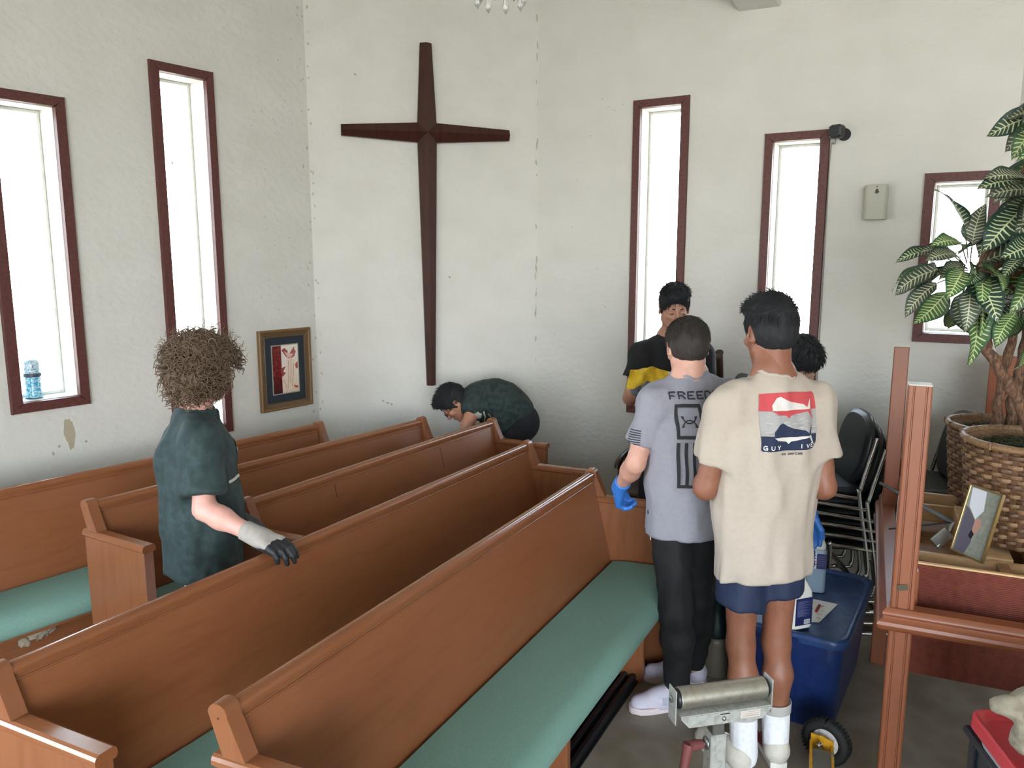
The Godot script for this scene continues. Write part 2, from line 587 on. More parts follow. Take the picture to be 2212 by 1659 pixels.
func pews() -> void:
	var wp := pew_from(V(-2.156, 0, -3.2), V(-1.143, 0, -4.517), 1.0, 0.03, "wooden pew against the wall below the flower picture")
	for k in 2:   # torn lining hanging below the seat
		var nz := FastNoiseLite.new(); nz.seed = 40 + k; nz.frequency = 1.0
		var g := Geo.new()
		var c: Vector3 = wp.transform.affine_inverse() * (V(-1.985, 0.335, -3.09) if k == 0 else V(-2.005, 0.285, -3.03))
		var r := 0.060 if k == 0 else 0.022
		sdf_mesh([el(c, V(r * 1.25, r * 0.95, r))], 0.008 if k == 0 else 0.005, g, {"n": nz, "a": r * 0.5, "s": V(30, 30, 30)})
		obj("torn_lining", g, mat(hexc(150, 138, 120), 0.95), wp)
	pew_from(V(-1.673, 0, -3.042), V(-0.549, 0, -4.663), 0.045, 0.02, "second wooden pew, its square end panel beside the curly haired person")
	pew_from(V(-1.07, 0, -3.042), V(-0.128, 0, -4.623), 0.02, 0.03, "wooden pew with two open joints in its backrest", [[0.50, 0.06], [1.31, 0.11]])
	pew_from(V(-1.222, 0, -1.747), V(0.071, 0, -4.031), 0.03, 0.03, "long wooden pew with a gloved hand resting on its rail")
	pew_from(V(-0.625, 0, -1.59), V(0.344, 0, -3.451), 0.03, 0.06, "wooden pew with its green seat facing the open floor")

# ---------------------------------------------------------------- things on the walls
func img_mat(im: Image, rough := 0.6) -> StandardMaterial3D:
	var m := mat(Color.WHITE, rough)
	m.albedo_texture = ImageTexture.create_from_image(im)
	return m

func fill_poly(im: Image, pts: Array, col: Color) -> void:   # points in 0..1 of the picture, y down
	var w := im.get_width(); var h := im.get_height()
	var poly := PackedVector2Array()
	var lo := Vector2(1e9, 1e9); var hi := Vector2(-1e9, -1e9)
	for p in pts:
		var q := Vector2(p[0] * w, p[1] * h)
		poly.append(q); lo = lo.min(q); hi = hi.max(q)
	for y in range(maxi(0, int(lo.y)), mini(h, int(hi.y) + 1)):
		var xs := []
		for i in poly.size():
			var a := poly[i]; var b := poly[(i + 1) % poly.size()]
			if (a.y <= y + 0.5) != (b.y <= y + 0.5):
				xs.append(a.x + (y + 0.5 - a.y) / (b.y - a.y) * (b.x - a.x))
		xs.sort()
		for k in range(0, xs.size() - 1, 2):
			for x in range(maxi(0, roundi(xs[k])), mini(w, roundi(xs[k + 1]))):
				im.set_pixel(x, y, col)

func stroke(im: Image, pts: Array, width: float, col: Color) -> void:
	var asp := float(im.get_width()) / im.get_height()
	for i in pts.size() - 1:
		var a := Vector2(pts[i][0] * asp, pts[i][1]); var b := Vector2(pts[i + 1][0] * asp, pts[i + 1][1])
		var d := (b - a).normalized()
		var nn := Vector2(-d.y, d.x) * width / 2
		a -= d * width * 0.12; b += d * width * 0.12
		fill_poly(im, [[(a + nn).x / asp, (a + nn).y], [(b + nn).x / asp, (b + nn).y], [(b - nn).x / asp, (b - nn).y], [(a - nn).x / asp, (a - nn).y]], col)

func flat_panel(w: float, h: float, t := 0.002) -> Geo:   # a thin board in xy with its face towards +z, texture upright on the face
	var g := Geo.new()
	g.quad(V(-w / 2, -h / 2, t), V(w / 2, -h / 2, t), V(w / 2, h / 2, t), V(-w / 2, h / 2, t))
	var b := V(-w / 2, -h / 2, 0); var c := V(w / 2, -h / 2, 0); var d := V(w / 2, h / 2, 0); var e := V(-w / 2, h / 2, 0)
	var tt := V(0, 0, t)
	for q in [[c, b, e, d], [b, c, c + tt, b + tt], [c, d, d + tt, c + tt], [d, e, e + tt, d + tt], [e, b, b + tt, e + tt]]:
		var s := g.v.size()
		g.quad(q[0], q[1], q[2], q[3])
		for k in 4: g.uv[s + k] = Vector2(0.01, 0.01)
	return g

func mitred(root: Node, called: String, w: float, h: float, prof: Array, m: Material) -> void:   # picture frame boards; prof: [inwards, height]
	var c := [V(-w / 2, -h / 2, 0), V(w / 2, -h / 2, 0), V(w / 2, h / 2, 0), V(-w / 2, h / 2, 0)]
	for s in 4:
		var g := Geo.new()
		var p: Vector3 = c[s]; var q: Vector3 = c[(s + 1) % 4]
		var dir := (q - p).normalized()
		var inn := Vector3(0, 0, 1).cross(dir)
		for i in prof.size() - 1:
			var a: Array = prof[i]; var b: Array = prof[i + 1]
			g.quad(p + (dir + inn) * a[0] + V(0, 0, a[1]), q + (-dir + inn) * a[0] + V(0, 0, a[1]), q + (-dir + inn) * b[0] + V(0, 0, b[1]), p + (dir + inn) * b[0] + V(0, 0, b[1]))
		obj(called, g, m, root)

func blob(cen: Vector2, rx: float, ry: float, n: int, wob: float, sd: int) -> PackedVector2Array:
	var r := RandomNumberGenerator.new(); r.seed = sd
	var out := PackedVector2Array()
	var ph := r.randf() * TAU
	for i in n:
		var a := TAU * i / n
		var k := 1.0 + wob * (sin(a * 2 + ph) * 0.5 + sin(a * 3 + ph * 2) * 0.4 + r.randf_range(-0.5, 0.5))
		out.append(cen + Vector2(cos(a) * rx * k, sin(a) * ry * k))
	return out

func wall_things() -> void:
	# the cross
	var cr := thing("wooden_cross", "large dark wooden cross with faceted tapering arms on the wall", "cross", on_wall("front", 0.74, 2.637, 0.012))
	cr.basis = wall_basis("front")
	var a := 0.061
	var arms := [[V(0, 1, 0), V(1, 0, 0), 0.543, 0.0365, "upper_arm"], [V(0, -1, 0), V(-1, 0, 0), 1.637, 0.0285, "lower_arm"], [V(1, 0, 0), V(0, -1, 0), 0.539, 0.0335, "side_arm"], [V(-1, 0, 0), V(0, 1, 0), 0.539, 0.0335, "side_arm"]]
	for ar in arms:
		var g := Geo.new()
		var d: Vector3 = ar[0]; var s: Vector3 = ar[1]; var L: float = ar[2]; var e: float = ar[3]
		var z := V(0, 0, 1)
		var O := z * 0.072
		var R := d * L + z * 0.052
		var Rc := d * (L + 0.004) + z * 0.046
		for k in [1.0, -1.0]:
			var C: Vector3 = d * a + s * a * k; var E: Vector3 = d * L + s * e * k
			var up := z * 0.030
			var f := [O, C + up, E + up, R]
			var w := [C, E, E + up, C + up]
			if k < 0: f.reverse(); 
			else: w.reverse()
			if k > 0:
				g.quad(f[3], f[2], f[1], f[0]) if (f[1] - f[0]).cross(f[2] - f[0]).z < 0 else g.quad(f[0], f[1], f[2], f[3])
			else:
				g.quad(f[0], f[1], f[2], f[3]) if (f[1] - f[0]).cross(f[2] - f[0]).z > 0 else g.quad(f[3], f[2], f[1], f[0])
			if (w[1] - w[0]).cross(w[2] - w[0]).dot(s * k) < 0: w.reverse()
			g.quad(w[0], w[1], w[2], w[3])
		var p := [d * L - s * e, d * L + s * e, d * L + s * e + z * 0.03, R, d * L - s * e + z * 0.03]
		if (p[1] - p[0]).cross(p[2] - p[0]).dot(d) < 0: p.reverse()
		g.tri(p[0], p[1], p[2]); g.tri(p[0], p[2], p[3]); g.tri(p[0], p[3], p[4])
		obj(ar[4], g, M.cross, cr)
	obj("wall_block", bx(V(0, 0, 0.004), V(0.09, 0.09, 0.03)), M.cross, cr)
	# flower print
	var ll: float = walls.left.len
	var fr := thing("framed_flower_print", "framed print of red and cream flowers with a dark mat", "picture", on_wall("left", ll - 0.262, 1.1595, 0.004))
	fr.basis = wall_basis("left")
	M.goldwood = tri_mat(noise_tex(0.05, [hexc(70, 46, 26), hexc(120, 88, 52), hexc(150, 116, 72)], [0.0, 0.5, 1.0], 41), V(8, 8, 8), 0.4)
	M.ribbed = mat(hexc(96, 74, 50), 0.45)
	mitred(fr, "frame_side", 0.392, 0.50, [[0, 0], [0, 0.022], [0.006, 0.026], [0.014, 0.024], [0.018, 0.018]], M.goldwood)
	mitred(fr, "frame_inner", 0.392, 0.50, [[0.018, 0.018], [0.030, 0.014], [0.042, 0.010], [0.046, 0.013], [0.048, 0.008]], M.ribbed)
	var beads := Geo.new()   # the fine ribs across the inner moulding
	for i in 42:
		for s in [-1.0, 1.0]:
			beads.box(V(s * (0.196 - 0.029), -0.225 + i * 0.011, 0.0155), V(0.018, 0.004, 0.004), 0.001, Basis(V(0, 1, 0), s * 0.3))
	obj("frame_ribs", beads, M.goldwood, fr).set_meta("kind", "stuff")
	obj("mat_board", bx(V(0, 0, 0.006), V(0.296, 0.404, 0.003)), mat(hexc(34, 42, 52), 0.7), fr)
	mitred(fr, "mat_bevel", 0.206, 0.310, [[0, 0.0075], [0, 0.010], [0.006, 0.010], [0.006, 0.008]], mat(hexc(150, 150, 140), 0.6))
	var im := Image.create(220, 340, false, Image.FORMAT_RGB8)
	im.fill(hexc(222, 210, 200))
	var nz := FastNoiseLite.new(); nz.seed = 4; nz.frequency = 0.03
	for y in 340:
		for x in 220:
			var k := nz.get_noise_2d(x, y) * 0.5 + 0.5
			if x < 76: im.set_pixel(x, y, hexc(150, 56, 48).lerp(hexc(92, 26, 30), clampf(k * 1.3, 0, 1)).lerp(hexc(60, 34, 40), clampf((y - 200) / 180.0, 0, 1)))
			else: im.set_pixel(x, y, hexc(228, 214, 204).lerp(hexc(206, 170, 120), clampf((y - 180) / 200.0, 0, 0.8) * k))
	fill_poly(im, [[0.36, 0.10], [0.48, 0.05], [0.60, 0.12], [0.62, 0.24], [0.55, 0.26], [0.46, 0.18]], hexc(150, 78, 76))
	fill_poly(im, [[0.70, 0.16], [0.86, 0.04], [0.88, 0.12], [0.93, 0.14], [0.86, 0.25], [0.70, 0.29], [0.58, 0.28]], hexc(168, 92, 86))
	fill_poly(im, [[0.46, 0.12], [0.56, 0.16], [0.68, 0.18], [0.84, 0.20], [0.72, 0.26], [0.60, 0.27]], hexc(222, 176, 168))
	fill_poly(im, [[0.34, 0.20], [0.44, 0.17], [0.56, 0.26], [0.46, 0.31], [0.36, 0.26]], hexc(226, 214, 206))
	fill_poly(im, [[0.55, 0.30], [0.70, 0.27], [0.86, 0.31], [0.90, 0.50], [0.78, 0.72], [0.70, 0.95], [0.44, 0.95], [0.36, 0.76], [0.52, 0.60]], hexc(226, 204, 190))
	for q in [[0.62, 0.32, 0.56, 0.92], [0.72, 0.30, 0.66, 0.80], [0.82, 0.40, 0.72, 0.88], [0.40, 0.72, 0.52, 0.95]]:
		stroke(im, [[q[0], q[1]], [(q[0] + q[2]) / 2 + 0.02, (q[1] + q[3]) / 2], [q[2], q[3]]], 0.014, hexc(188, 146, 96))
	fill_poly(im, [[0.88, 0.42], [0.98, 0.36], [0.99, 0.50], [0.90, 0.52]], hexc(176, 92, 70))
	fill_poly(im, [[0.78, 0.86], [0.96, 0.88], [0.98, 0.93], [0.86, 0.93]], hexc(178, 96, 74))
	fill_poly(im, [[0.30, 0.50], [0.38, 0.46], [0.50, 0.44], [0.40, 0.55], [0.50, 0.58], [0.36, 0.66]], hexc(150, 70, 66))
	obj("flower_print", flat_panel(0.194, 0.298), img_mat(im, 0.25), fr).position = V(0, 0, 0.0075)
	# air freshener
	var df := thing("air_freshener", "pale plastic air freshener dispenser on the wall", "dispenser", on_wall("right", 2.09, 2.05, 0.0))
	df.basis = wall_basis("right")
	var g2 := Geo.new()
	var rows := []
	for q in [[0.0, 0.90], [0.004, 0.97], [0.10, 1.0], [0.16, 1.0], [0.178, 0.97], [0.184, 0.90]]:
		rows.append(rrect(0.118 * q[1], 0.084 * q[1], 0.028, q[0], 5, V(0, 0, 0.042)))
	g2.sheet(rows, true); g2.fan(rows[0], Vector3.DOWN); g2.fan(rows[-1], Vector3.UP)
	M.putty = mat(hexc(176, 174, 160), 0.5)
	obj("housing", g2, M.putty, df)
	g2 = Geo.new()
	var drop := PackedVector2Array()
	for i in 16:
		var t := TAU * i / 16
		drop.append(Vector2(-sin(t) * 0.011 * (1.0 if cos(t) < 0 else 0.75), cos(t) * (0.016 if cos(t) > 0 else 0.010)))
	g2.ext(drop, Transform3D(Basis(), V(0.006, 0.146, 0.083)), 0.002)
	obj("drop_mark", g2, mat(hexc(52, 50, 48), 0.3), df)
	g2 = Geo.new()
	g2.lathe(PackedVector2Array([Vector2(0.010, 0), Vector2(0.010, 0.001), Vector2(0.009, 0.002)]), 14, Transform3D(Basis(V(1, 0, 0), PI / 2), V(-0.012, 0.026, 0.0835)))
	obj("button", g2, M.putty, df)
	var bsh := Geo.new(); bsh.box(V(0.006, 0.172, 0.0845), V(0.008, 0.005, 0.002), 0.0005)
	obj("indicator", bsh, mat(hexc(60, 60, 56), 0.4), df)
	# small black camera beside the window head
	var wc := thing("wall_camera", "small black cube camera mounted beside the window frame corner", "camera", on_wall("right", 1.89, 2.515, 0.0))
	wc.basis = wall_basis("right")
	var g3 := Geo.new()
	g3.lathe(PackedVector2Array([Vector2(0.034, 0), Vector2(0.034, 0.006), Vector2(0.028, 0.012)]), 20, Transform3D(Basis(V(1, 0, 0), PI / 2), V(0.014, 0, 0)))
	obj("mount_disc", g3, M.black, wc)
	obj("mount_arm", tb([V(0.014, 0, 0.01), V(0.012, -0.004, 0.04), V(0.0, 0, 0.06)], 0.009), M.black, wc)
	var hb := Basis(V(0, 1, 0), -0.35)
	obj("camera_body", bx(V(-0.012, 0.006, 0.088), V(0.070, 0.070, 0.066), 0.012, hb), M.black, wc)
	obj("camera_face", bx(V(-0.012, 0.006, 0.088) + hb * V(0, 0, 0.0335), V(0.054, 0.054, 0.002), 0.0005, hb), mat(hexc(44, 48, 54), 0.15), wc)
	obj("cable", tb(curve([V(-0.02, -0.02, 0.06), V(-0.03, -0.05, 0.02), V(-0.052, -0.10, 0.006), V(-0.05, -0.7, 0.006), V(-0.048, -1.40, 0.006)], 6), 0.003, 6), mat(hexc(150, 148, 142), 0.6), wc)
	# plaster beam under the ceiling
	var bd: Vector3 = walls.right.n
	var p0 := on_wall("right", 1.41, 3.25, 0.0)
	var beam := Geo.new()
	var bz := (bd * 0.97 + V(-0.1, 0.26, 0)).normalized()
	var bxx: Vector3 = Vector3.UP.cross(bz).normalized()
	beam.box(p0 + bz * 1.2 + V(0, 0.12, 0), V(0.24, 0.26, 2.6), 0.01, Basis(bxx, bz.cross(bxx), bz))
	structure("trim_1", beam, M.wall)
	# chandelier whose lowest drops hang into the picture
	var chl := thing("chandelier", "brass chandelier with glass drops hanging from a long rod", "chandelier", V(-0.04, 2.72, -3.0))
	M.brass = mat(hexc(190, 150, 70), 0.25, 1.0)
	var glass := mat(Color(1, 1, 1, 0.1), 0.02)
	glass.transparency = BaseMaterial3D.TRANSPARENCY_ALPHA
	glass.refraction_enabled = true; glass.refraction_scale = 0.05
	M.glass = glass
	obj("rod", tb([V(0, 0.22, 0), V(0, WALL_H - 2.72, 0)], 0.008), M.brass, chl)
	g3 = Geo.new()
	g3.lathe(PackedVector2Array([Vector2(0.0, 0.12), Vector2(0.03, 0.13), Vector2(0.05, 0.17), Vector2(0.03, 0.22), Vector2(0.012, 0.26), Vector2(0.0, 0.27)]), 20)
	obj("hub", g3, M.brass, chl)
	var ring := []
	for i in 25: ring.append(V(cos(TAU * i / 24) * 0.085, 0.11, sin(TAU * i / 24) * 0.085))
	obj("ring", tb(ring, 0.006), M.brass, chl)
	for i in 8:
		var t := TAU * i / 8 + 0.2
		var c := V(cos(t) * 0.085, 0, sin(t) * 0.085)
		obj("spoke", tb([V(0, 0.14, 0), c + V(0, 0.11, 0)], 0.004, 6), M.brass, chl)
		g3 = Geo.new()
		g3.lathe(PackedVector2Array([Vector2(0, 0.012), Vector2(0.010, 0.028), Vector2(0.012, 0.040), Vector2(0.004, 0.085), Vector2(0.0, 0.10)]), 6, Transform3D(Basis(), c))
		obj("glass_drop", g3, M.glass, chl)
	# patches, stains and cracks that show on the plaster
	wall_mark("left", blob(Vector2(ll - 1.575, 0.985), 0.026, 0.075, 22, 0.22, 3), hexc(168, 158, 136), "bare_patch")
	for q in [[ll - 1.66, 0.90], [ll - 1.63, 0.93], [ll - 1.59, 1.02], [ll - 1.50, 0.93], [ll - 0.93, 2.35]]:
		wall_mark("left", blob(Vector2(q[0], q[1]), 0.006, 0.008, 9, 0.4, int(q[1] * 99)), hexc(158, 154, 146), "speck")
	for q in [[0.42, 0.90], [0.45, 0.885], [0.475, 0.875], [0.30, 2.98], [0.88, 1.72]]:
		wall_mark("front", blob(Vector2(q[0], q[1]), 0.009, 0.007, 9, 0.4, int(q[0] * 99)), hexc(172, 156, 140), "speck")
	rng.seed = 55
	for i in 46:
		var onf := i % 2
		var y := rng.randf_range(0.85, 3.4)
		wall_mark("front" if onf else "left", blob(Vector2(rng.randf_range(0.006, 0.03) if onf else ll - rng.randf_range(0.006, 0.05), y), rng.randf_range(0.003, 0.008), rng.randf_range(0.003, 0.012), 8, 0.4, i), hexc(172, 168, 156), "speck")
	for i in 26:
		var y := rng.randf_range(1.0, 3.5)
		wall_mark("front", blob(Vector2(walls.front.len - rng.randf_range(0.004, 0.016), y), rng.randf_range(0.002, 0.006), rng.randf_range(0.006, 0.03), 8, 0.4, i + 60), hexc(172, 166, 154), "speck")
	for i in 26:
		wall_mark("left", blob(Vector2(ll - rng.randf_range(0.05, 0.42), rng.randf_range(1.5, 3.2)), 0.004, 0.004, 7, 0.4, i + 90), hexc(176, 174, 166), "speck")
	for i in 14:
		wall_mark("right", blob(Vector2(rng.randf_range(0.1, 0.6), rng.randf_range(0.9, 3.3)), 0.005, 0.004, 7, 0.4, i + 120), hexc(176, 172, 162), "speck")

func wall_mark(w: String, poly: PackedVector2Array, col: Color, called: String) -> void:
	var key := "mark%d_%d_%d" % [col.r8, col.g8, col.b8]
	if not M.has(key): M[key] = mat(col, 0.9)
	var host := get_node("wall_" + w)
	var g := Geo.new()
	var mid := Vector2.ZERO
	for p in poly: mid += p
	mid /= poly.size()
	var ring := PackedVector3Array()
	for p in poly: ring.append(on_wall(w, p.x, p.y, 0.0012))
	g.fan(ring, walls[w].n)
	var back := PackedVector3Array()
	for p in poly: back.append(on_wall(w, p.x, p.y, 0.0))
	g.sheet([back, ring], true)
	obj(called, g, M[key], host)

func rrect(w: float, d: float, r: float, y: float, n := 4, off := Vector3.ZERO) -> PackedVector3Array:   # ring, counter-clockwise from above
	var out := PackedVector3Array()
	r = minf(r, minf(w, d) / 2 - 0.0005)
	var cs := [[1, -1, 0], [-1, -1, 1], [-1, 1, 2], [1, 1, 3]]
	for c in cs:
		var cx: float = c[0] * (w / 2 - r); var cz: float = c[1] * (d / 2 - r)
		for i in n + 1:
			var t: float = PI / 2 * (c[2] + float(i) / n)
			out.append(off + V(cx + cos(t) * r, y, cz - sin(t) * r))
	return out

func loft(rows: Array, caps := true) -> Geo:
	var g := Geo.new()
	g.sheet(rows, true)
	if caps:
		g.fan(rows[0], Vector3.DOWN); g.fan(rows[-1], Vector3.UP)
	return g

# ---------------------------------------------------------------- the right side: dismantled cabinet, chairs, tote, tools
func ribbed_panel(w: float, h: float) -> Geo:   # horizontal ribs, face towards +z
	var g := Geo.new()
	var prof := PackedVector2Array()
	var n := int(h / 0.006)
	prof.append(Vector2(-0.008, 0)); 
	for i in n:
		prof.append(Vector2(0.0, i * h / n)); prof.append(Vector2(0.0018, (i + 0.5) * h / n))
	prof.append(Vector2(0.0, h)); prof.append(Vector2(-0.008, h))
	g.ext(prof, Transform3D(Basis(V(0, 0, 1), V(0, 1, 0), V(-1, 0, 0)), V(w, 0, 0)), w, 5)
	return g

func fluted(w: float, d: float, h: float) -> Geo:   # post with two shallow flutes on its faces
	var g := Geo.new()
	var p := PackedVector2Array()
	var fl := func(a: Vector2, b: Vector2) -> void:
		var dir := (b - a)
		var nn := Vector2(dir.y, -dir.x).normalized()
		for q in [[0.06, 0.0], [0.20, 0.0], [0.225, -0.004], [0.275, -0.004], [0.30, 0.0], [0.72, 0.0], [0.745, -0.004], [0.795, -0.004], [0.82, 0.0], [0.94, 0.0]]:
			p.append(a + dir * q[0] + nn * q[1])
	fl.call(Vector2(-w / 2, -d / 2), Vector2(w / 2, -d / 2))
	fl.call(Vector2(w / 2, -d / 2), Vector2(w / 2, d / 2))
	fl.call(Vector2(w / 2, d / 2), Vector2(-w / 2, d / 2))
	fl.call(Vector2(-w / 2, d / 2), Vector2(-w / 2, -d / 2))
	g.ext(p, Transform3D(Basis(V(1, 0, 0), V(0, 0, -1), V(0, 1, 0)), Vector3.ZERO), h, 10)
	return g

func moulding(ln: float, m0 := false, m1 := false) -> Geo:   # runs along +x, its face towards +z, top at y = 0
	var p := PackedVector2Array()
	for q in [[-0.075, 0.0], [-0.075, -0.07], [-0.012, -0.07], [-0.004, -0.062], [0.0, -0.050], [-0.003, -0.040], [-0.014, -0.034], [-0.018, -0.026], [-0.014, -0.018], [-0.016, -0.010], [-0.026, 0.0]]:
		p.append(Vector2(q[0], q[1]))
	var g := Geo.new()
	g.ext(p, Transform3D(Basis(V(0, 0, 1), V(0, 1, 0), V(-1, 0, 0)), V(ln, 0, 0)), ln, 35)
	for i in g.v.size():   # mitred ends
		var q := g.v[i]
		if m0 and q.x < 0.001: q.x = -q.z
		elif m1 and q.x > ln - 0.001: q.x = ln + q.z
		g.v[i] = q
	return g

func right_side() -> void:
	var cw := wood_tex(hexc(124, 69, 43), hexc(130, 74, 47), hexc(134, 77, 50), 16)
	M.cab = tri_mat(cw, V(1.2, 0.2, 1.2), 0.35)
	M.cab_x = tri_mat(cw, V(0.2, 1.2, 1.2), 0.35)
	M.rib = tri_mat(noise_tex(0.03, [hexc(84, 34, 24), hexc(104, 46, 32), hexc(112, 52, 36)], [0.0, 0.5, 1.0], 18), V(2, 2, 2), 0.85)
	M.pine = tri_mat(wood_tex(hexc(168, 128, 88), hexc(196, 158, 114), hexc(206, 170, 126), 19), V(0.5, 3, 3), 0.6)
	M.ply = tri_mat(wood_tex(hexc(120, 84, 52), hexc(150, 110, 72), hexc(160, 120, 82), 20), V(0.5, 3, 3), 0.6)
	var W := 1.25
	var D := 1.36
	var t := thing("wooden_cabinet", "dismantled wooden cabinet with tall fluted corner posts and open top", "cabinet", V(1.143, 0, -2.318), deg_to_rad(-24.3))
	# posts and legs
	for q in [[0.07, -0.062], [0.055, -1.205], [W - 0.06, -0.062], [W - 0.06, -1.205]]:
		var top := 1.47
		var near: bool = q[1] > -0.5
		var p := obj("corner_post", fluted(0.066, 0.056, top) if near else bx(V(0, top / 2, 0), V(0.060, top, 0.05), 0.003), M.cab, t)
		p.position = V(q[0], 0, q[1])
		obj("post_cap", bx(V(0, top + 0.002, 0), V(0.066 if near else 0.060, 0.006, 0.056 if near else 0.05), 0.002), mat(hexc(190, 186, 178), 0.5), p)
	var m1 := obj("front_moulding", moulding(W, true, true), M.cab_x, t)
	m1.position = V(0, 0.765, 0)
	var m2 := obj("side_moulding", moulding(D, false, true), M.cab_x, t)
	m2.position = V(0, 0.765, -D); m2.rotation.y = -PI / 2
	var m3 := obj("side_moulding", moulding(D, true, false), M.cab_x, t)
	m3.position = V(W, 0.765, 0); m3.rotation.y = PI / 2
	obj("side_board", bx(V(0.105, 0.79, -0.65), V(0.022, 0.14, 1.06), 0.003), M.cab_x, t)
	var rp := obj("front_panel", ribbed_panel(W - 0.2, 0.375), M.rib, t)
	rp.position = V(0.10, 0.49, -0.175)
	obj("panel_lip", bx(V(W / 2, 0.868, -0.188), V(W - 0.2, 0.006, 0.016), 0.001), M.pine, t)
	obj("panel_lip", bx(V(W / 2, 0.862, -0.202), V(W - 0.2, 0.006, 0.010), 0.001), M.ply, t)
	# inside: bottom board, dividers, planks
	obj("bottom_board", bx(V(W / 2, 0.692, -0.73), V(W - 0.2, 0.016, 1.06), 0.001), M.ply, t)
	obj("divider", bx(V(0.33, 0.762, -0.43), V(0.42, 0.124, 0.018), 0.001), M.pine, t)
	obj("back_rail", bx(V(W / 2, 0.80, -1.13), V(W - 0.2, 0.10, 0.02), 0.001), M.pine, t)
	obj("back_rail", bx(V(W / 2, 0.785, -1.06), V(W - 0.2, 0.07, 0.02), 0.001), M.pine, t)
	obj("deck_plank", bx(V(0.355, 0.765, -0.75), V(0.13, 0.13, 0.60), 0.002), M.pine, t)
	obj("deck_plank", bx(V(0.80, 0.772, -0.62), V(0.56, 0.144, 0.76), 0.002), M.pine, t)
	obj("deck_plank", bx(V(0.76, 0.772, -1.19), V(0.74, 0.024, 0.28), 0.002), M.ply, t)
	obj("cleat", bx(V(0.385, 0.762, -0.31), V(0.035, 0.124, 0.22), 0.002), M.ply, t)
	obj("corner_bracket", bx(V(0.36, 0.826, -0.27), V(0.03, 0.004, 0.035), 0.001), mat(hexc(206, 196, 170), 0.5), t)
	obj("tape_label", bx(V(0.066, 0.835, -0.0300), V(0.030, 0.018, 0.002), 0.0005, Basis(V(0, 0, 1), 0.25)), mat(hexc(66, 62, 42), 0.6), t)
	# loose hardware in the compartments
	var ct := t.transform
	tag(obj("black_brush", bx(ct * V(0.25, 0.716, -0.33), V(0.12, 0.03, 0.035), 0.008, ct.basis * Basis(V(0, 1, 0), 0.1)), mat(hexc(34, 30, 30), 0.8)), "dark bristle brush lying in the open cabinet compartment", "brush")
	tag(obj("grey_block", bx(ct * V(0.19, 0.724, -0.53), V(0.06, 0.046, 0.05), 0.004, ct.basis), mat(hexc(120, 116, 110), 0.6)), "grey metal block inside the cabinet compartment", "block")
	tag(obj("black_box", bx(ct * V(0.205, 0.716, -0.46), V(0.05, 0.03, 0.022), 0.004, ct.basis), mat(hexc(22, 24, 28), 0.25)), "small glossy black box beside the cabinet divider", "box")
	var um := thing("folding_stand", "black folding stand with a foam grip lying across the cabinet", "stand")
	var tip := V(1.575, 0.915, -2.70)
	obj("grip_rod", tb([V(1.375, 1.018, -2.85), V(1.47, 0.968, -2.78), tip], [0.006, 0.008, 0.011], 8), mat(hexc(60, 58, 56), 0.7), um)
	obj("rod_joint", tb([V(1.462, 0.973, -2.785), V(1.478, 0.963, -2.773)], 0.012, 8), M.steel, um)
	obj("thin_rod", tb([V(1.33, 0.905, -2.66), tip], 0.0035, 6), M.black, um)
	obj("hinge_plate", bx(tip + V(-0.045, -0.052, 0.02), V(0.07, 0.05, 0.01), 0.003, Basis(V(0, 0, 1), 0.75)), M.steel, um)
	obj("hinge_link", tb([tip, tip + V(-0.02, -0.035, 0.01), tip + V(-0.06, -0.085, 0.02)], 0.008, 8), M.steel, um)
	# standing photograph
	var pf := thing("photo_frame", "thin gold framed photograph leaning against a woven basket", "photo frame")
	var bl := V(1.528, 0.846, -2.615); var br := V(1.560, 0.846, -2.482)
	var ux := (br - bl).normalized()
	var uy := (V(0.06, 0.235, -0.01)).normalized()
	uy = (uy - ux * uy.dot(ux)).normalized()
	pf.transform = Transform3D(Basis(ux, uy, ux.cross(uy)), (bl + br) / 2 + uy * 0.12)
	var gold := mat(hexc(196, 172, 120), 0.3, 0.9)
	mitred(pf, "frame_side", 0.137, 0.24, [[0, -0.006], [0, 0.006], [0.005, 0.006], [0.006, 0.003]], gold)
	obj("backing", bx(V(0, 0, -0.004), V(0.135, 0.238, 0.004)), mat(hexc(150, 120, 80), 0.7), pf)
	var im := Image.create(128, 220, false, Image.FORMAT_RGB8)
	var nz := FastNoiseLite.new(); nz.seed = 9; nz.frequency = 0.05
	for y in 220:
		for x in 128:
			im.set_pixel(x, y, hexc(150, 152, 142).lerp(hexc(120, 122, 112), nz.get_noise_2d(x, y) * 0.5 + 0.5))
	fill_poly(im, [[0.05, 0.02], [0.52, 0.02], [0.60, 0.30], [0.42, 0.46], [0.12, 0.30]], hexc(206, 208, 214))
	fill_poly(im, [[0.02, 0.30], [0.20, 0.36], [0.46, 0.50], [0.50, 0.80], [0.40, 0.99], [0.02, 0.99]], hexc(92, 88, 100))
	fill_poly(im, [[0.42, 0.46], [0.60, 0.42], [0.66, 0.54], [0.54, 0.68], [0.42, 0.64]], hexc(176, 132, 118))
	fill_poly(im, [[0.40, 0.62], [0.52, 0.67], [0.46, 0.76], [0.36, 0.72]], hexc(40, 36, 44))
	for k in 5: stroke(im, [[0.62, 0.70 + k * 0.03], [0.86 - k * 0.02, 0.70 + k * 0.03]], 0.006, hexc(110, 112, 104))
	obj("photograph", flat_panel(0.127, 0.23), img_mat(im, 0.2), pf).position = V(0, 0, -0.001)
	chairs()
	tote_and_bottles()
	roller_stand()
	hand_truck()
	tool_stack()

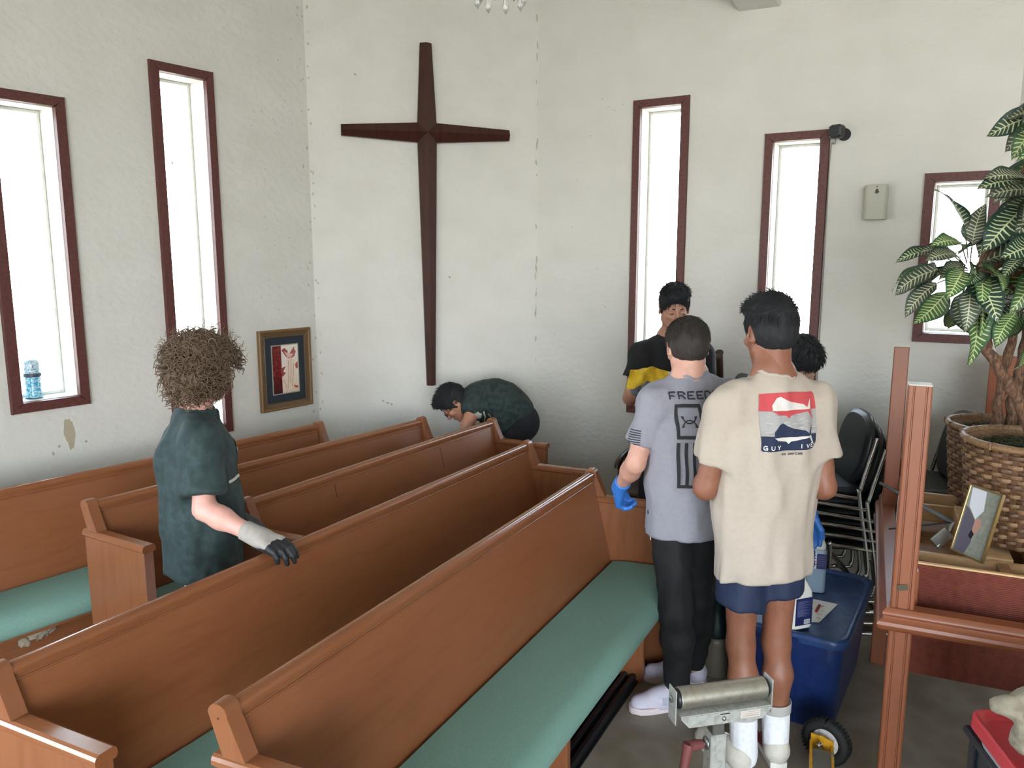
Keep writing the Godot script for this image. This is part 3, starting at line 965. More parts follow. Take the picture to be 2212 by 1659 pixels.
func make_chair(called: String, label: String, group: String) -> Node3D:   # sled base, faces +z, seat height 0.46
	var t := thing(called, label, "chair", Vector3.ZERO, 0.0, group)
	var vin: Material = M.vinyl
	var rows := []
	for q in [[0.428, 0.86], [0.434, 0.97], [0.45, 1.0], [0.462, 0.98], [0.468, 0.90]]:
		rows.append(rrect(0.42 * q[1], 0.40 * q[1], 0.07, q[0], 5, V(0, 0, 0.03)))
	obj("seat", loft(rows), vin, t)
	# oval back pad, leaning
	var g := Geo.new()
	var bs := Basis(V(1, 0, 0), -0.20)
	var rr := []
	for q in [[-0.018, 0.90], [-0.012, 0.98], [0.0, 1.0], [0.012, 0.97], [0.020, 0.86]]:
		var ring := PackedVector3Array()
		for i in 28:
			var a := TAU * i / 28
			var cx: float = signf(cos(a)) * pow(absf(cos(a)), 0.75) * 0.205 * q[1]
			var cy: float = signf(sin(a)) * pow(absf(sin(a)), 0.75) * 0.185 * q[1]
			ring.append(V(0, 0.635, -0.175) + bs * V(cx, cy, q[0] * 1.1))
		rr.append(ring)
	g.sheet(rr, true)
	g.fan(rr[0], bs * V(0, 0, -1)); g.fan(rr[-1], bs * V(0, 0, 1))
	obj("back_pad", g, vin, t)
	for s in [-1.0, 1.0]:
		var x: float = s * 0.225
		obj("side_frame", tb(curve([V(x, 0.72, -0.205), V(x, 0.60, -0.175), V(x, 0.47, -0.145), V(x, 0.43, -0.14), V(x, 0.10, -0.20), V(x, 0.025, -0.195), V(x, 0.011, -0.16), V(x, 0.011, 0.15), V(x, 0.03, 0.185), V(x, 0.44, 0.19), V(x, 0.462, 0.17), V(x, 0.42, -0.13)], 5), 0.011, 7), M.chrome, t)
	obj("front_bar", tb([V(-0.225, 0.458, 0.17), V(0.225, 0.458, 0.17)], 0.010, 7), M.chrome, t)
	obj("rear_bar", tb(curve([V(-0.225, 0.011, -0.1), V(-0.2, 0.02, -0.13), V(0, 0.02, -0.135), V(0.2, 0.02, -0.13), V(0.225, 0.011, -0.1)], 4), 0.010, 7), M.chrome, t)
	return t

func chairs() -> void:
	var v := tri_mat(noise_tex(0.1, [hexc(26, 30, 32), hexc(36, 41, 43)], [0.0, 1.0], 51, 2), V(3, 3, 3), 0.38)
	M.vinyl = v
	var stacks := [
		[V(1.555, 0, -3.90), 6, deg_to_rad(180 + 85), "stacked black chair beside the blue tote", "chair stack beside the tote"],
		[V(2.06, 0, -3.84), 6, deg_to_rad(180 + 84), "stacked black chair against the wall under the end window", "chair stack under the end window"],
		[V(1.52, 0, -4.37), 8, deg_to_rad(95), "stacked black chair touching the wall behind the tote", "chair stack at the wall behind the tote", 0.024],
	]
	var proto: Node3D = null
	for s in stacks:
		for k in s[1]:
			var c: Node3D
			if proto == null:
				proto = make_chair("stacking_chair", s[3], s[4])
				c = proto
			else:
				c = proto.duplicate()
				c.name = numbered("stacking_chair")
				add_child(c)
				tag(c, s[3], "chair", s[4])
			var top: int = s[1] - 1
			c.rotation.y = s[2]
			c.position = s[0] + V(0, k * 0.056, 0) + c.basis * V(0, 0, 1) * ((k - top) * (s[5] if s.size() > 5 else 0.042))
			var nth: String = ["topmost", "second from top", "third from top", "fourth from top", "fifth from top", "sixth from top", "seventh from top", "lowest"][top - k if k > 0 else 7]
			c.set_meta("label", s[3].replace("stacked black chair", "black vinyl chair, " + nth + " in the stack"))

func tote_and_bottles() -> void:
	# blue tote, its near face turned a little to the left
	var N := V(1.262, 0, -2.80)
	var ux := V(0.848, 0, 0.53)
	var uz := ux.cross(Vector3.UP)
	var w := 0.45; var d := 0.72
	var c := N - ux * w / 2 - uz * d / 2
	var t := thing("storage_tote", "blue plastic storage tote with a lid, bottles standing on it", "tote", c)
	t.basis = Basis(ux, Vector3.UP, uz)
	M.tote = tri_mat(noise_tex(0.02, [hexc(16, 34, 78), hexc(20, 42, 92), hexc(26, 50, 104)], [0.0, 0.5, 1.0], 61), V(2, 2, 2), 0.35)
	M.lid = tri_mat(noise_tex(0.015, [hexc(24, 48, 92), hexc(32, 60, 108), hexc(56, 82, 122)], [0.0, 0.55, 1.0], 62), V(2, 2, 2), 0.4)
	var rows := []
	for q in [[0.0, 0.86], [0.01, 0.88], [0.30, 0.985], [0.315, 1.0], [0.375, 1.0]]:
		rows.append(rrect(w * q[1], d * (1.0 - (1.0 - q[1]) * w / d), 0.06, q[0], 5))
	obj("bin", loft(rows), M.tote, t)
	rows = []
	for q in [[0.366, 0.030], [0.385, 0.034], [0.398, 0.030], [0.404, 0.016], [0.402, -0.010], [0.394, -0.018], [0.392, -0.03]]:
		rows.append(rrect(w + q[1], d + q[1], 0.07, q[0], 5))
	var g := loft(rows)
	obj("lid", g, M.lid, t)
	for s in [-1.0, 1.0]:
		obj("latch_handle", bx(V(0, 0.36, s * (d / 2 + 0.016)), V(0.13, 0.05, 0.02), 0.006), M.tote, t)
	var ty := 0.394
	# sheet of paper, crayon
	var pg := Geo.new()
	var pp := [V(1.118, ty, -3.16), V(1.247, ty, -3.238), V(1.385, ty, -3.154), V(1.240, ty, -2.985), V(1.185, ty, -2.99)]
	var rg := PackedVector3Array()
	for p in [pp[0], pp[4], pp[3], pp[2], pp[1]]: rg.append(p + V(0, 0.0015, 0))
	var lo := PackedVector3Array()
	for p in rg: lo.append(p - V(0, 0.001, 0))
	pg.sheet([lo, rg], true); pg.fan(rg, Vector3.UP); pg.fan(lo, Vector3.DOWN)
	var pm := tri_mat(noise_tex(0.02, [hexc(226, 224, 216), hexc(226, 224, 216), hexc(206, 176, 168), hexc(220, 214, 206)], [0.0, 0.70, 0.82, 1.0], 63), V(2.5, 2.5, 2.5), 0.8, true)
	tag(obj("paper_sheet", pg, pm), "white sheet of paper with faint red smudges on the tote", "paper")
	var cy := Geo.new(); cy.tube(PackedVector3Array([V(1.262, ty + 0.0075, -3.075), V(1.296, ty + 0.0075, -3.128)]), 0.006, 10)
	tag(obj("red_crayon", cy, mat(hexc(140, 28, 26), 0.5)), "red crayon lying on the white paper", "crayon")
	# spray bottle body with blue label
	var sp := thing("spray_bottle", "white bottle with a dark blue label at the tote edge", "bottle", V(1.138, 0.402, -2.945), 0.35)
	M.plastic = mat(hexc(222, 220, 212), 0.4)
	rows = []
	for q in [[0.0, 0.96, 0.94], [0.006, 1.0, 1.0], [0.12, 1.0, 1.0], [0.15, 0.94, 0.96], [0.175, 0.66, 0.80], [0.20, 0.36, 0.56], [0.235, 0.30, 0.50], [0.24, 0.28, 0.46]]:
		rows.append(rrect(0.105 * q[1], 0.062 * q[2], 0.026, q[0], 5))
	obj("body", loft(rows), M.plastic, sp)
	var lb := Image.create(128, 160, false, Image.FORMAT_RGB8)
	lb.fill(hexc(28, 36, 84))
	for k in 16: stroke(lb, [[0.08, 0.12 + k * 0.036], [0.66 + 0.2 * sin(k * 2.1), 0.12 + k * 0.036]], 0.012, hexc(120, 128, 168))
	fill_poly(lb, [[0.52, 0.80], [0.88, 0.80], [0.88, 0.96], [0.52, 0.96]], hexc(220, 220, 220))
	for k in 9: fill_poly(lb, [[0.55 + k * 0.036, 0.82], [0.566 + k * 0.036, 0.82], [0.566 + k * 0.036, 0.94], [0.55 + k * 0.036, 0.94]], hexc(30, 30, 34))
	obj("label", flat_panel(0.078, 0.112), img_mat(lb, 0.4), sp).position = V(0, 0.072, 0.0305)
	g = Geo.new()
	g.lathe(PackedVector2Array([Vector2(0.015, 0.238), Vector2(0.018, 0.242), Vector2(0.018, 0.262), Vector2(0.014, 0.268)]), 16)
	obj("neck", g, M.plastic, sp)
	obj("trigger_head", bx(V(0.01, 0.292, 0), V(0.10, 0.045, 0.032), 0.010), mat(hexc(40, 60, 120), 0.4), sp)
	obj("trigger", tb(curve([V(0.05, 0.28, 0), V(0.06, 0.25, 0), V(0.05, 0.225, 0)], 4), 0.006, 6), mat(hexc(40, 60, 120), 0.4), sp)
	# clear bottle in the gloved hand
	var cb := thing("square_bottle", "clear square bottle with a white cap under the blue gloved hand", "bottle", V(1.338, 0.396, -3.302), -0.25)
	var haze := mat(hexc(150, 168, 184), 0.25)
	haze.albedo_color.a = 0.75
	haze.transparency = BaseMaterial3D.TRANSPARENCY_ALPHA
	rows = []
	for q in [[0.0, 0.96], [0.005, 1.0], [0.17, 1.0], [0.19, 0.93], [0.20, 0.7]]: rows.append(rrect(0.085 * q[1], 0.065 * q[1], 0.016, q[0], 4))
	obj("body", loft(rows), mat(hexc(140, 160, 178), 0.3), cb)
	rows = []
	for q in [[0.195, 0.84], [0.20, 0.95], [0.215, 0.95], [0.23, 0.80], [0.236, 0.5]]: rows.append(rrect(0.080 * q[1], 0.062 * q[1], 0.018, q[0], 4))
	obj("cap", loft(rows), M.plastic, cb)
	lb = Image.create(64, 64, false, Image.FORMAT_RGB8)
	lb.fill(hexc(34, 38, 92))
	fill_poly(lb, [[0, 0], [0.5, 0], [0.5, 1], [0, 1]], hexc(206, 210, 222))
	for k in 4: stroke(lb, [[0.04, 0.2 + k * 0.18], [0.46, 0.12 + k * 0.2]], 0.06, hexc(52, 60, 110))
	stroke(lb, [[0.2, 0.62], [0.5, 0.7]], 0.07, hexc(206, 92, 40))
	for k in 5: stroke(lb, [[0.56, 0.2 + k * 0.14], [0.94, 0.2 + k * 0.14]], 0.03, hexc(90, 96, 140))
	obj("label", flat_panel(0.080, 0.070), img_mat(lb, 0.4), cb).position = V(0, 0.145, 0.0325)
	var cap := Geo.new()
	cap.lathe(PackedVector2Array([Vector2(0.018, 0), Vector2(0.022, 0.002), Vector2(0.023, 0.016), Vector2(0.021, 0.018), Vector2(0.019, 0.016), Vector2(0.017, 0.004), Vector2(0.0, 0.004)]), 20)
	var cpo := obj("bottle_cap", cap, M.plastic)
	cpo.position = V(1.235, 0.396, -3.36)
	tag(cpo, "loose white screw cap upturned on the tote lid", "cap")
	for q in [[V(1.20, 0.399, -3.285), 0.4, 0.045, "white scrap beside the upturned cap on the tote lid"], [V(1.185, 0.399, -3.25), 0.2, 0.034, "shorter white scrap between the paper and the cap"]]:
		tag(obj("paper_scrap", bx(q[0], V(q[2], 0.003, 0.014), 0.0, Basis(V(0, 1, 0), q[1])), M.white), q[3], "scrap", "scraps on the tote")
	# bucket and green bag behind the tote
	var bk := thing("plastic_jug", "clear plastic jug with a dark green top on the floor", "jug", V(0.915, 0, -3.30))
	g = Geo.new()
	g.lathe(PackedVector2Array([Vector2(0.05, 0), Vector2(0.058, 0.01), Vector2(0.058, 0.16), Vector2(0.05, 0.18), Vector2(0.035, 0.20)]), 24)
	obj("body", g, mat(hexc(118, 112, 98), 0.3), bk)
	g = Geo.new()
	g.lathe(PackedVector2Array([Vector2(0.05, 0.185), Vector2(0.055, 0.20), Vector2(0.052, 0.25), Vector2(0.04, 0.27), Vector2(0.03, 0.33), Vector2(0.045, 0.36), Vector2(0.04, 0.38)]), 20)
	obj("top", g, mat(hexc(20, 44, 46), 0.5), bk)

func roller_stand() -> void:
	var a := V(0.462, 0.612, -2.08); var b := V(0.752, 0.612, -2.145)
	var ux := (b - a).normalized()
	var uz := ux.cross(Vector3.UP)
	var t := thing("roller_stand", "grey metal roller stand with a maroon clamp handle", "roller stand", V((a.x + b.x) / 2, 0, (a.z + b.z) / 2))
	t.basis = Basis(ux, Vector3.UP, uz)
	var grey := tri_mat(noise_tex(0.02, [hexc(132, 132, 126), hexc(160, 160, 154), hexc(170, 170, 164)], [0.0, 0.5, 1.0], 71), V(4, 4, 4), 0.5)
	var zinc := tri_mat(noise_tex(0.03, [hexc(150, 144, 130), hexc(172, 168, 156), hexc(180, 176, 166), hexc(160, 154, 140)], [0.0, 0.4, 0.6, 1.0], 72), V(2, 2, 2), 0.38)
	zinc.metallic = 0.85
	var ln := a.distance_to(b)
	var ry := 0.604
	var rx := Basis(V(0, 0, 1), -PI / 2)
	var g := Geo.new()
	g.lathe(PackedVector2Array([Vector2(0.030, -ln / 2 + 0.014), Vector2(0.0315, -ln / 2 + 0.016), Vector2(0.0315, ln / 2 - 0.016), Vector2(0.030, ln / 2 - 0.014)]), 32, Transform3D(rx, V(0, ry, 0)))
	obj("roller", g, zinc, t)
	for s in [-1.0, 1.0]:
		g = Geo.new()
		g.lathe(PackedVector2Array([Vector2(0.027, 0), Vector2(0.029, 0.004), Vector2(0.024, 0.010)]), 24, Transform3D(Basis(V(0, 0, 1), -s * PI / 2), V(s * (ln / 2 - 0.014), ry, 0)))
		obj("bearing_cap", g, M.black, t)
		obj("end_bracket", bx(V(s * (ln / 2 + 0.002), ry - 0.018, 0), V(0.004, 0.104, 0.050), 0.0015), grey, t)
		obj("axle_nut", bx(V(s * (ln / 2 + 0.008), ry, 0), V(0.008, 0.018, 0.018), 0.004), M.steel, t)
	g = Geo.new()
	var cp := PackedVector2Array()
	for q in [[-0.14, -0.034], [-0.115, -0.062], [0.115, -0.062], [0.14, -0.034], [0.14, -0.028], [-0.14, -0.028]]: cp.append(Vector2(q[0], q[1]))
	g.ext(cp, Transform3D(Basis(), V(0, ry - 0.012, 0.034)), 0.003)
	g.box(V(0, ry - 0.0385, 0.0), V(0.28, 0.003, 0.07))
	g.ext(cp, Transform3D(Basis(), V(0, ry - 0.012, -0.037)), 0.003)
	obj("channel", g, grey, t)
	var lab := Image.create(128, 40, false, Image.FORMAT_RGB8)
	lab.fill(hexc(196, 186, 176))
	for k in 3: stroke(lab, [[0.35 - k * 0.12, 0.2 + k * 0.27], [0.92, 0.2 + k * 0.27]], 0.06, hexc(140, 130, 124))
	obj("label", flat_panel(0.062, 0.022, 0.0008), img_mat(lab, 0.6), t).position = V(0.075, ry - 0.054, 0.0372)
	obj("slot", bx(V(-0.005, ry - 0.044, 0.0372), V(0.03, 0.003, 0.001)), M.black, t)
	g = Geo.new(); g.lathe(PackedVector2Array([Vector2(0.007, 0), Vector2(0.006, 0.004), Vector2(0.0, 0.006)]), 12, Transform3D(Basis(V(1, 0, 0), PI / 2), V(-0.008, ry - 0.058, 0.037)))
	obj("bolt", g, M.steel, t)
	obj("inner_tube", bx(V(-0.012, 0.42, 0), V(0.038, 0.25, 0.038), 0.003), M.steel, t)
	obj("outer_tube", bx(V(-0.012, 0.245, 0), V(0.050, 0.48, 0.050), 0.004), grey, t)
	g = Geo.new(); g.tube(PackedVector3Array([V(-0.035, 0.45, 0), V(-0.062, 0.45, 0.004)]), 0.006, 8)
	obj("clamp_screw", g, M.steel, t)
	g = Geo.new()
	g.lathe(PackedVector2Array([Vector2(0.012, 0), Vector2(0.018, 0.002), Vector2(0.018, 0.008), Vector2(0.010, 0.012)]), 18, Transform3D(Basis(V(0, 0, 1), PI / 2), V(-0.036, 0.45, 0)))
	obj("washer", g, M.steel, t)
	g = Geo.new()
	g.tube(PackedVector3Array([V(-0.055, 0.451, 0.004), V(-0.075, 0.452, 0.006), V(-0.100, 0.452, 0.008)]), [0.013, 0.015, 0.016], 12)
	g.tube(PackedVector3Array([V(-0.100, 0.462, 0.008), V(-0.112, 0.41, 0.014), V(-0.122, 0.365, 0.018)]), [0.017, 0.014, 0.013], 12)
	obj("clamp_handle", g, mat(hexc(112, 58, 56), 0.6), t)
	for s in [-1.0, 1.0]:
		obj("foot_bar", tb([V(-0.012, 0.06, 0), V(s * 0.05 - 0.012, 0.015, s * 0.26)], 0.014, 8), grey, t)
		obj("foot_brace", tb([V(-0.012, 0.30, s * 0.02), V(s * 0.03 - 0.012, 0.03, s * 0.17)], 0.008, 8), grey, t)
	obj("cross_foot", tb([V(-0.24, 0.014, 0.05), V(0.22, 0.014, 0.05)], 0.013, 8), grey, t)

func hand_truck() -> void:
	var t := thing("hand_truck", "folded yellow hand truck with a black tyre and white hub", "hand truck", V(1.16, 0, -2.66))
	var yaw := deg_to_rad(46)
	t.rotation.y = yaw
	var ax := Basis(V(0, 0, 1), -PI / 2)   # axle along x
	var rows := []
	var g := Geo.new()
	var r0 := 0.066; var r1 := 0.022
	var R := []
	for i in 33:
		var a := TAU * i / 32
		R.append(V(0, 0.088 + cos(a) * r0, sin(a) * r0))
	g.tube(PackedVector3Array(R), r1, 12, false)
	for i in 40:
		var a := TAU * (i + 0.5) / 40
		for s in [-1.0, 1.0]:
			g.box(V(s * 0.009, 0.088 + cos(a) * 0.0875, sin(a) * 0.0875), V(0.014, 0.003, 0.007), 0.0, Basis(V(1, 0, 0), a))
	obj("tyre", g, mat(hexc(24, 24, 25), 0.75), t)
	g = Geo.new()
	g.lathe(PackedVector2Array([Vector2(0.0, -0.016), Vector2(0.05, -0.013), Vector2(0.056, -0.016), Vector2(0.056, 0.016), Vector2(0.05, 0.013), Vector2(0.014, 0.010), Vector2(0.012, 0.020), Vector2(0.0, 0.020)]), 32, Transform3D(Basis(V(0, 0, 1), PI / 2), V(0, 0.088, 0)))
	obj("hub", g, mat(hexc(206, 202, 200), 0.35), t)
	for i in 8:
		var a := TAU * i / 8 + 0.2
		obj("hub_rib", bx(V(-0.0135, 0.088 + cos(a) * 0.031, sin(a) * 0.031), V(0.004, 0.036, 0.003), 0.0, Basis(V(1, 0, 0), a)), mat(hexc(190, 186, 184), 0.35), t)
	var yel := tri_mat(noise_tex(0.02, [hexc(150, 104, 20), hexc(196, 142, 34), hexc(206, 154, 44)], [0.0, 0.5, 1.0], 73), V(5, 5, 5), 0.35)
	obj("axle", tb([V(0.02, 0.088, 0), V(-0.075, 0.088, 0)], 0.007, 10), M.steel, t)
	obj("yellow_bracket", bx(V(-0.040, 0.092, 0.0), V(0.006, 0.062, 0.084), 0.002), yel, t)
	var ch := Basis(V(0, 1, 0), deg_to_rad(-66.5)) * Basis(V(1, 0, 0), 0.12)   # the frame runs towards the camera
	var o := V(-0.044, 0.082, 0.0)
	obj("side_rail", bx(o + ch * V(0.036, 0, 0.13), V(0.010, 0.050, 0.27), 0.002, ch), yel, t)
	obj("side_rail", bx(o + ch * V(-0.036, 0, 0.13), V(0.010, 0.050, 0.27), 0.002, ch), yel, t)
	obj("toe_plate", bx(o + ch * V(0, 0.018, 0.15), V(0.062, 0.004, 0.23), 0.001, ch), M.steel, t)
	var g2 := Geo.new(); g2.lathe(PackedVector2Array([Vector2(0.011, 0), Vector2(0.011, 0.010), Vector2(0.004, 0.016)]), 6, Transform3D(Basis(V(0, 0, 1), PI / 2), V(-0.060, 0.104, 0.0)))
	obj("axle_nut", g2, M.chrome, t)
	obj("bolt", bx(o + ch * V(0.036, 0.027, 0.06), V(0.012, 0.010, 0.012), 0.003), M.steel, t)
	obj("yellow_tab", bx(V(-0.046, 0.126, 0.004), V(0.010, 0.010, 0.022), 0.002), yel, t)

func tool_stack() -> void:
	# near stack at the right edge: black tool case, clear box with red lid, canvas bag
	var yaw := deg_to_rad(-8)
	var c0 := V(1.50, 0, -1.76)
	var nav := tri_mat(noise_tex(0.03, [hexc(26, 30, 38), hexc(34, 40, 50)], [0.0, 1.0], 81), V(3, 3, 3), 0.3)
	var tc := thing("tool_case", "black plastic tool case with an orange latch under the red lid", "tool case", c0, yaw)
	obj("lower_body", bx(V(0, 0.205, 0), V(0.46, 0.41, 0.46), 0.02), nav, tc)
	obj("upper_body", bx(V(0, 0.475, 0), V(0.50, 0.13, 0.50), 0.018), nav, tc)
	obj("rim", bx(V(0, 0.532, 0), V(0.52, 0.022, 0.52), 0.006), nav, tc)
	for z in [-0.19, -0.10, 0.12]:
		obj("rib", bx(V(-0.252, 0.46, z), V(0.012, 0.12, 0.018), 0.004), nav, tc)
	obj("orange_latch", bx(V(-0.256, 0.490, 0.0), V(0.018, 0.075, 0.11), 0.006), mat(hexc(226, 96, 40), 0.4), tc)
	obj("pink_insert", bx(V(-0.2515, 0.43, -0.07), V(0.003, 0.05, 0.06)), mat(hexc(190, 130, 130), 0.5), tc)
	var rb := thing("lidded_box", "clear plastic box with a bright red lid", "box", V(1.465, 0.543, -1.765), yaw)
	var rows := []
	for q in [[0.0, 0.92], [0.004, 0.95], [0.05, 1.0]]: rows.append(rrect(0.46 * q[1], 0.36 * q[1], 0.03, q[0], 4))
	obj("box_body", loft(rows), mat(hexc(196, 192, 196), 0.25), rb)
	rows = []
	for q in [[0.046, 0.015], [0.050, 0.022], [0.082, 0.020], [0.088, 0.012], [0.086, -0.004], [0.072, -0.012], [0.070, -0.03]]: rows.append(rrect(0.47 + q[1], 0.37 + q[1], 0.04, q[0], 5))
	obj("red_lid", loft(rows), mat(hexc(196, 58, 66), 0.4), rb)
	# canvas bag with a metal eyelet
	var can := tri_mat(noise_tex(0.02, [hexc(112, 102, 86), hexc(140, 130, 113), hexc(150, 141, 125)], [0.0, 0.5, 1.0], 82), V(4, 4, 4), 0.95, false, bump_tex(0.3, 83, 1.5), 0.4)
	var cn := thing("canvas_bag", "crumpled tan canvas bag with an eyelet on the red lid", "bag", V(1.315, 0.640, -1.83), yaw)
	var pr := [sb(V(-0.10, 0.105, 0.03), V(0.16, 0.11, 0.0), 0.022, 0.085, 0.04), sb(V(-0.03, 0.045, 0.07), V(0.18, 0.06, 0.04), 0.048, 0.075, 0.04), sb(V(0.02, 0.034, 0.12), V(0.14, 0.03, 0.15), 0.034, 0.04, 0.03)]
	var nz := FastNoiseLite.new(); nz.seed = 5; nz.frequency = 9.0
	var g := Geo.new()
	sdf_mesh(pr, 0.008, g, {"n": nz, "a": 0.018, "s": V(1.0, 1.6, 1.0)})
	obj("bag_cloth", g, can, cn)
	g = Geo.new()
	var ring := []
	for i in 17: ring.append(V(-0.050 + cos(TAU * i / 16) * 0.011, 0.060 + sin(TAU * i / 16) * 0.011, 0.118))
	g.tube(PackedVector3Array(ring), 0.003, 6, false)
	obj("eyelet", g, mat(hexc(60, 56, 50), 0.4), cn)

# ---------------------------------------------------------------- smooth bodies: distance fields meshed as surface nets
class Pr:
	var t := 0
	var a := Vector3.ZERO
	var b := Vector3.ZERO
	var ab := Vector3.ZERO
	var ra := 0.0
	var rb := 0.0
	var il := 0.0
	var k := 0.02
	var sub := false
	var clip := false
	var cn := Vector3.ZERO
	var cd := 0.0
	var fl := Vector3.ZERO
	var fs := 1.0
	var fi := 0.0
	var inv := Transform3D()
	var rad := Vector3.ONE
	var rm := 1.0
	func bounds() -> AABB:
		if t == 1:
			var r := maxf(rad.x, maxf(rad.y, rad.z))
			return AABB(a - Vector3.ONE * r, Vector3.ONE * r * 2)
		var lo := a.min(b); var hi := a.max(b)
		var r := maxf(ra, rb)
		return AABB(lo - Vector3.ONE * r, hi - lo + Vector3.ONE * r * 2)
	func cut(n: Vector3, through: Vector3) -> Pr:   # keeps what lies behind the plane
		clip = true; cn = n.normalized(); cd = cn.dot(through)
		return self
	func flat(d: Vector3, s: float) -> Pr:   # squeezes the round section along d
		fl = d.normalized(); fs = s; fi = 1.0 / s - 1.0
		return self
	func minus() -> Pr:
		sub = true
		return self

func sb(a: Vector3, b: Vector3, ra: float, rb: float, k := 0.02) -> Pr:   # tapered capsule
	var p := Pr.new()
	p.a = a; p.b = b; p.ab = b - a; p.ra = ra; p.rb = rb; p.k = k
	p.il = 1.0 / maxf(p.ab.length_squared(), 1e-9)
	return p

func el(c: Vector3, r: Vector3, bs := Basis(), k := 0.02) -> Pr:   # ellipsoid
	var p := Pr.new()
	p.t = 1; p.a = c; p.rad = r; p.k = k
	p.inv = Transform3D(bs, c).affine_inverse()
	p.rm = minf(r.x, minf(r.y, r.z))
	return p

func ev(p: Vector3, L: Array) -> float:
	var d := 1e3
	for q: Pr in L:
		var e: float
		if q.t == 0:
			var w := p - q.a
			if q.fi > 0.0: w += q.fl * (w.dot(q.fl) * q.fi)
			var h := clampf(w.dot(q.ab) * q.il, 0.0, 1.0)
			e = ((w - q.ab * h).length() - (q.ra + (q.rb - q.ra) * h)) * q.fs
		else:
			var w := q.inv * p
			var s := w / q.rad
			var k0 := s.length()
			var k1 := (s / q.rad).length()
			e = (k0 - 1.0) * q.rm if k1 < 1e-6 else k0 * (k0 - 1.0) / k1
		if q.clip: e = maxf(e, q.cn.dot(p) - q.cd)
		if q.sub:
			var h2 := clampf(0.5 - 0.5 * (d + e) / q.k, 0.0, 1.0)
			d = lerpf(d, -e, h2) + q.k * h2 * (1.0 - h2)
		elif d > 100.0: d = e
		else:
			var h3 := clampf(0.5 + 0.5 * (d - e) / q.k, 0.0, 1.0)
			d = lerpf(d, e, h3) - q.k * h3 * (1.0 - h3)
	return d

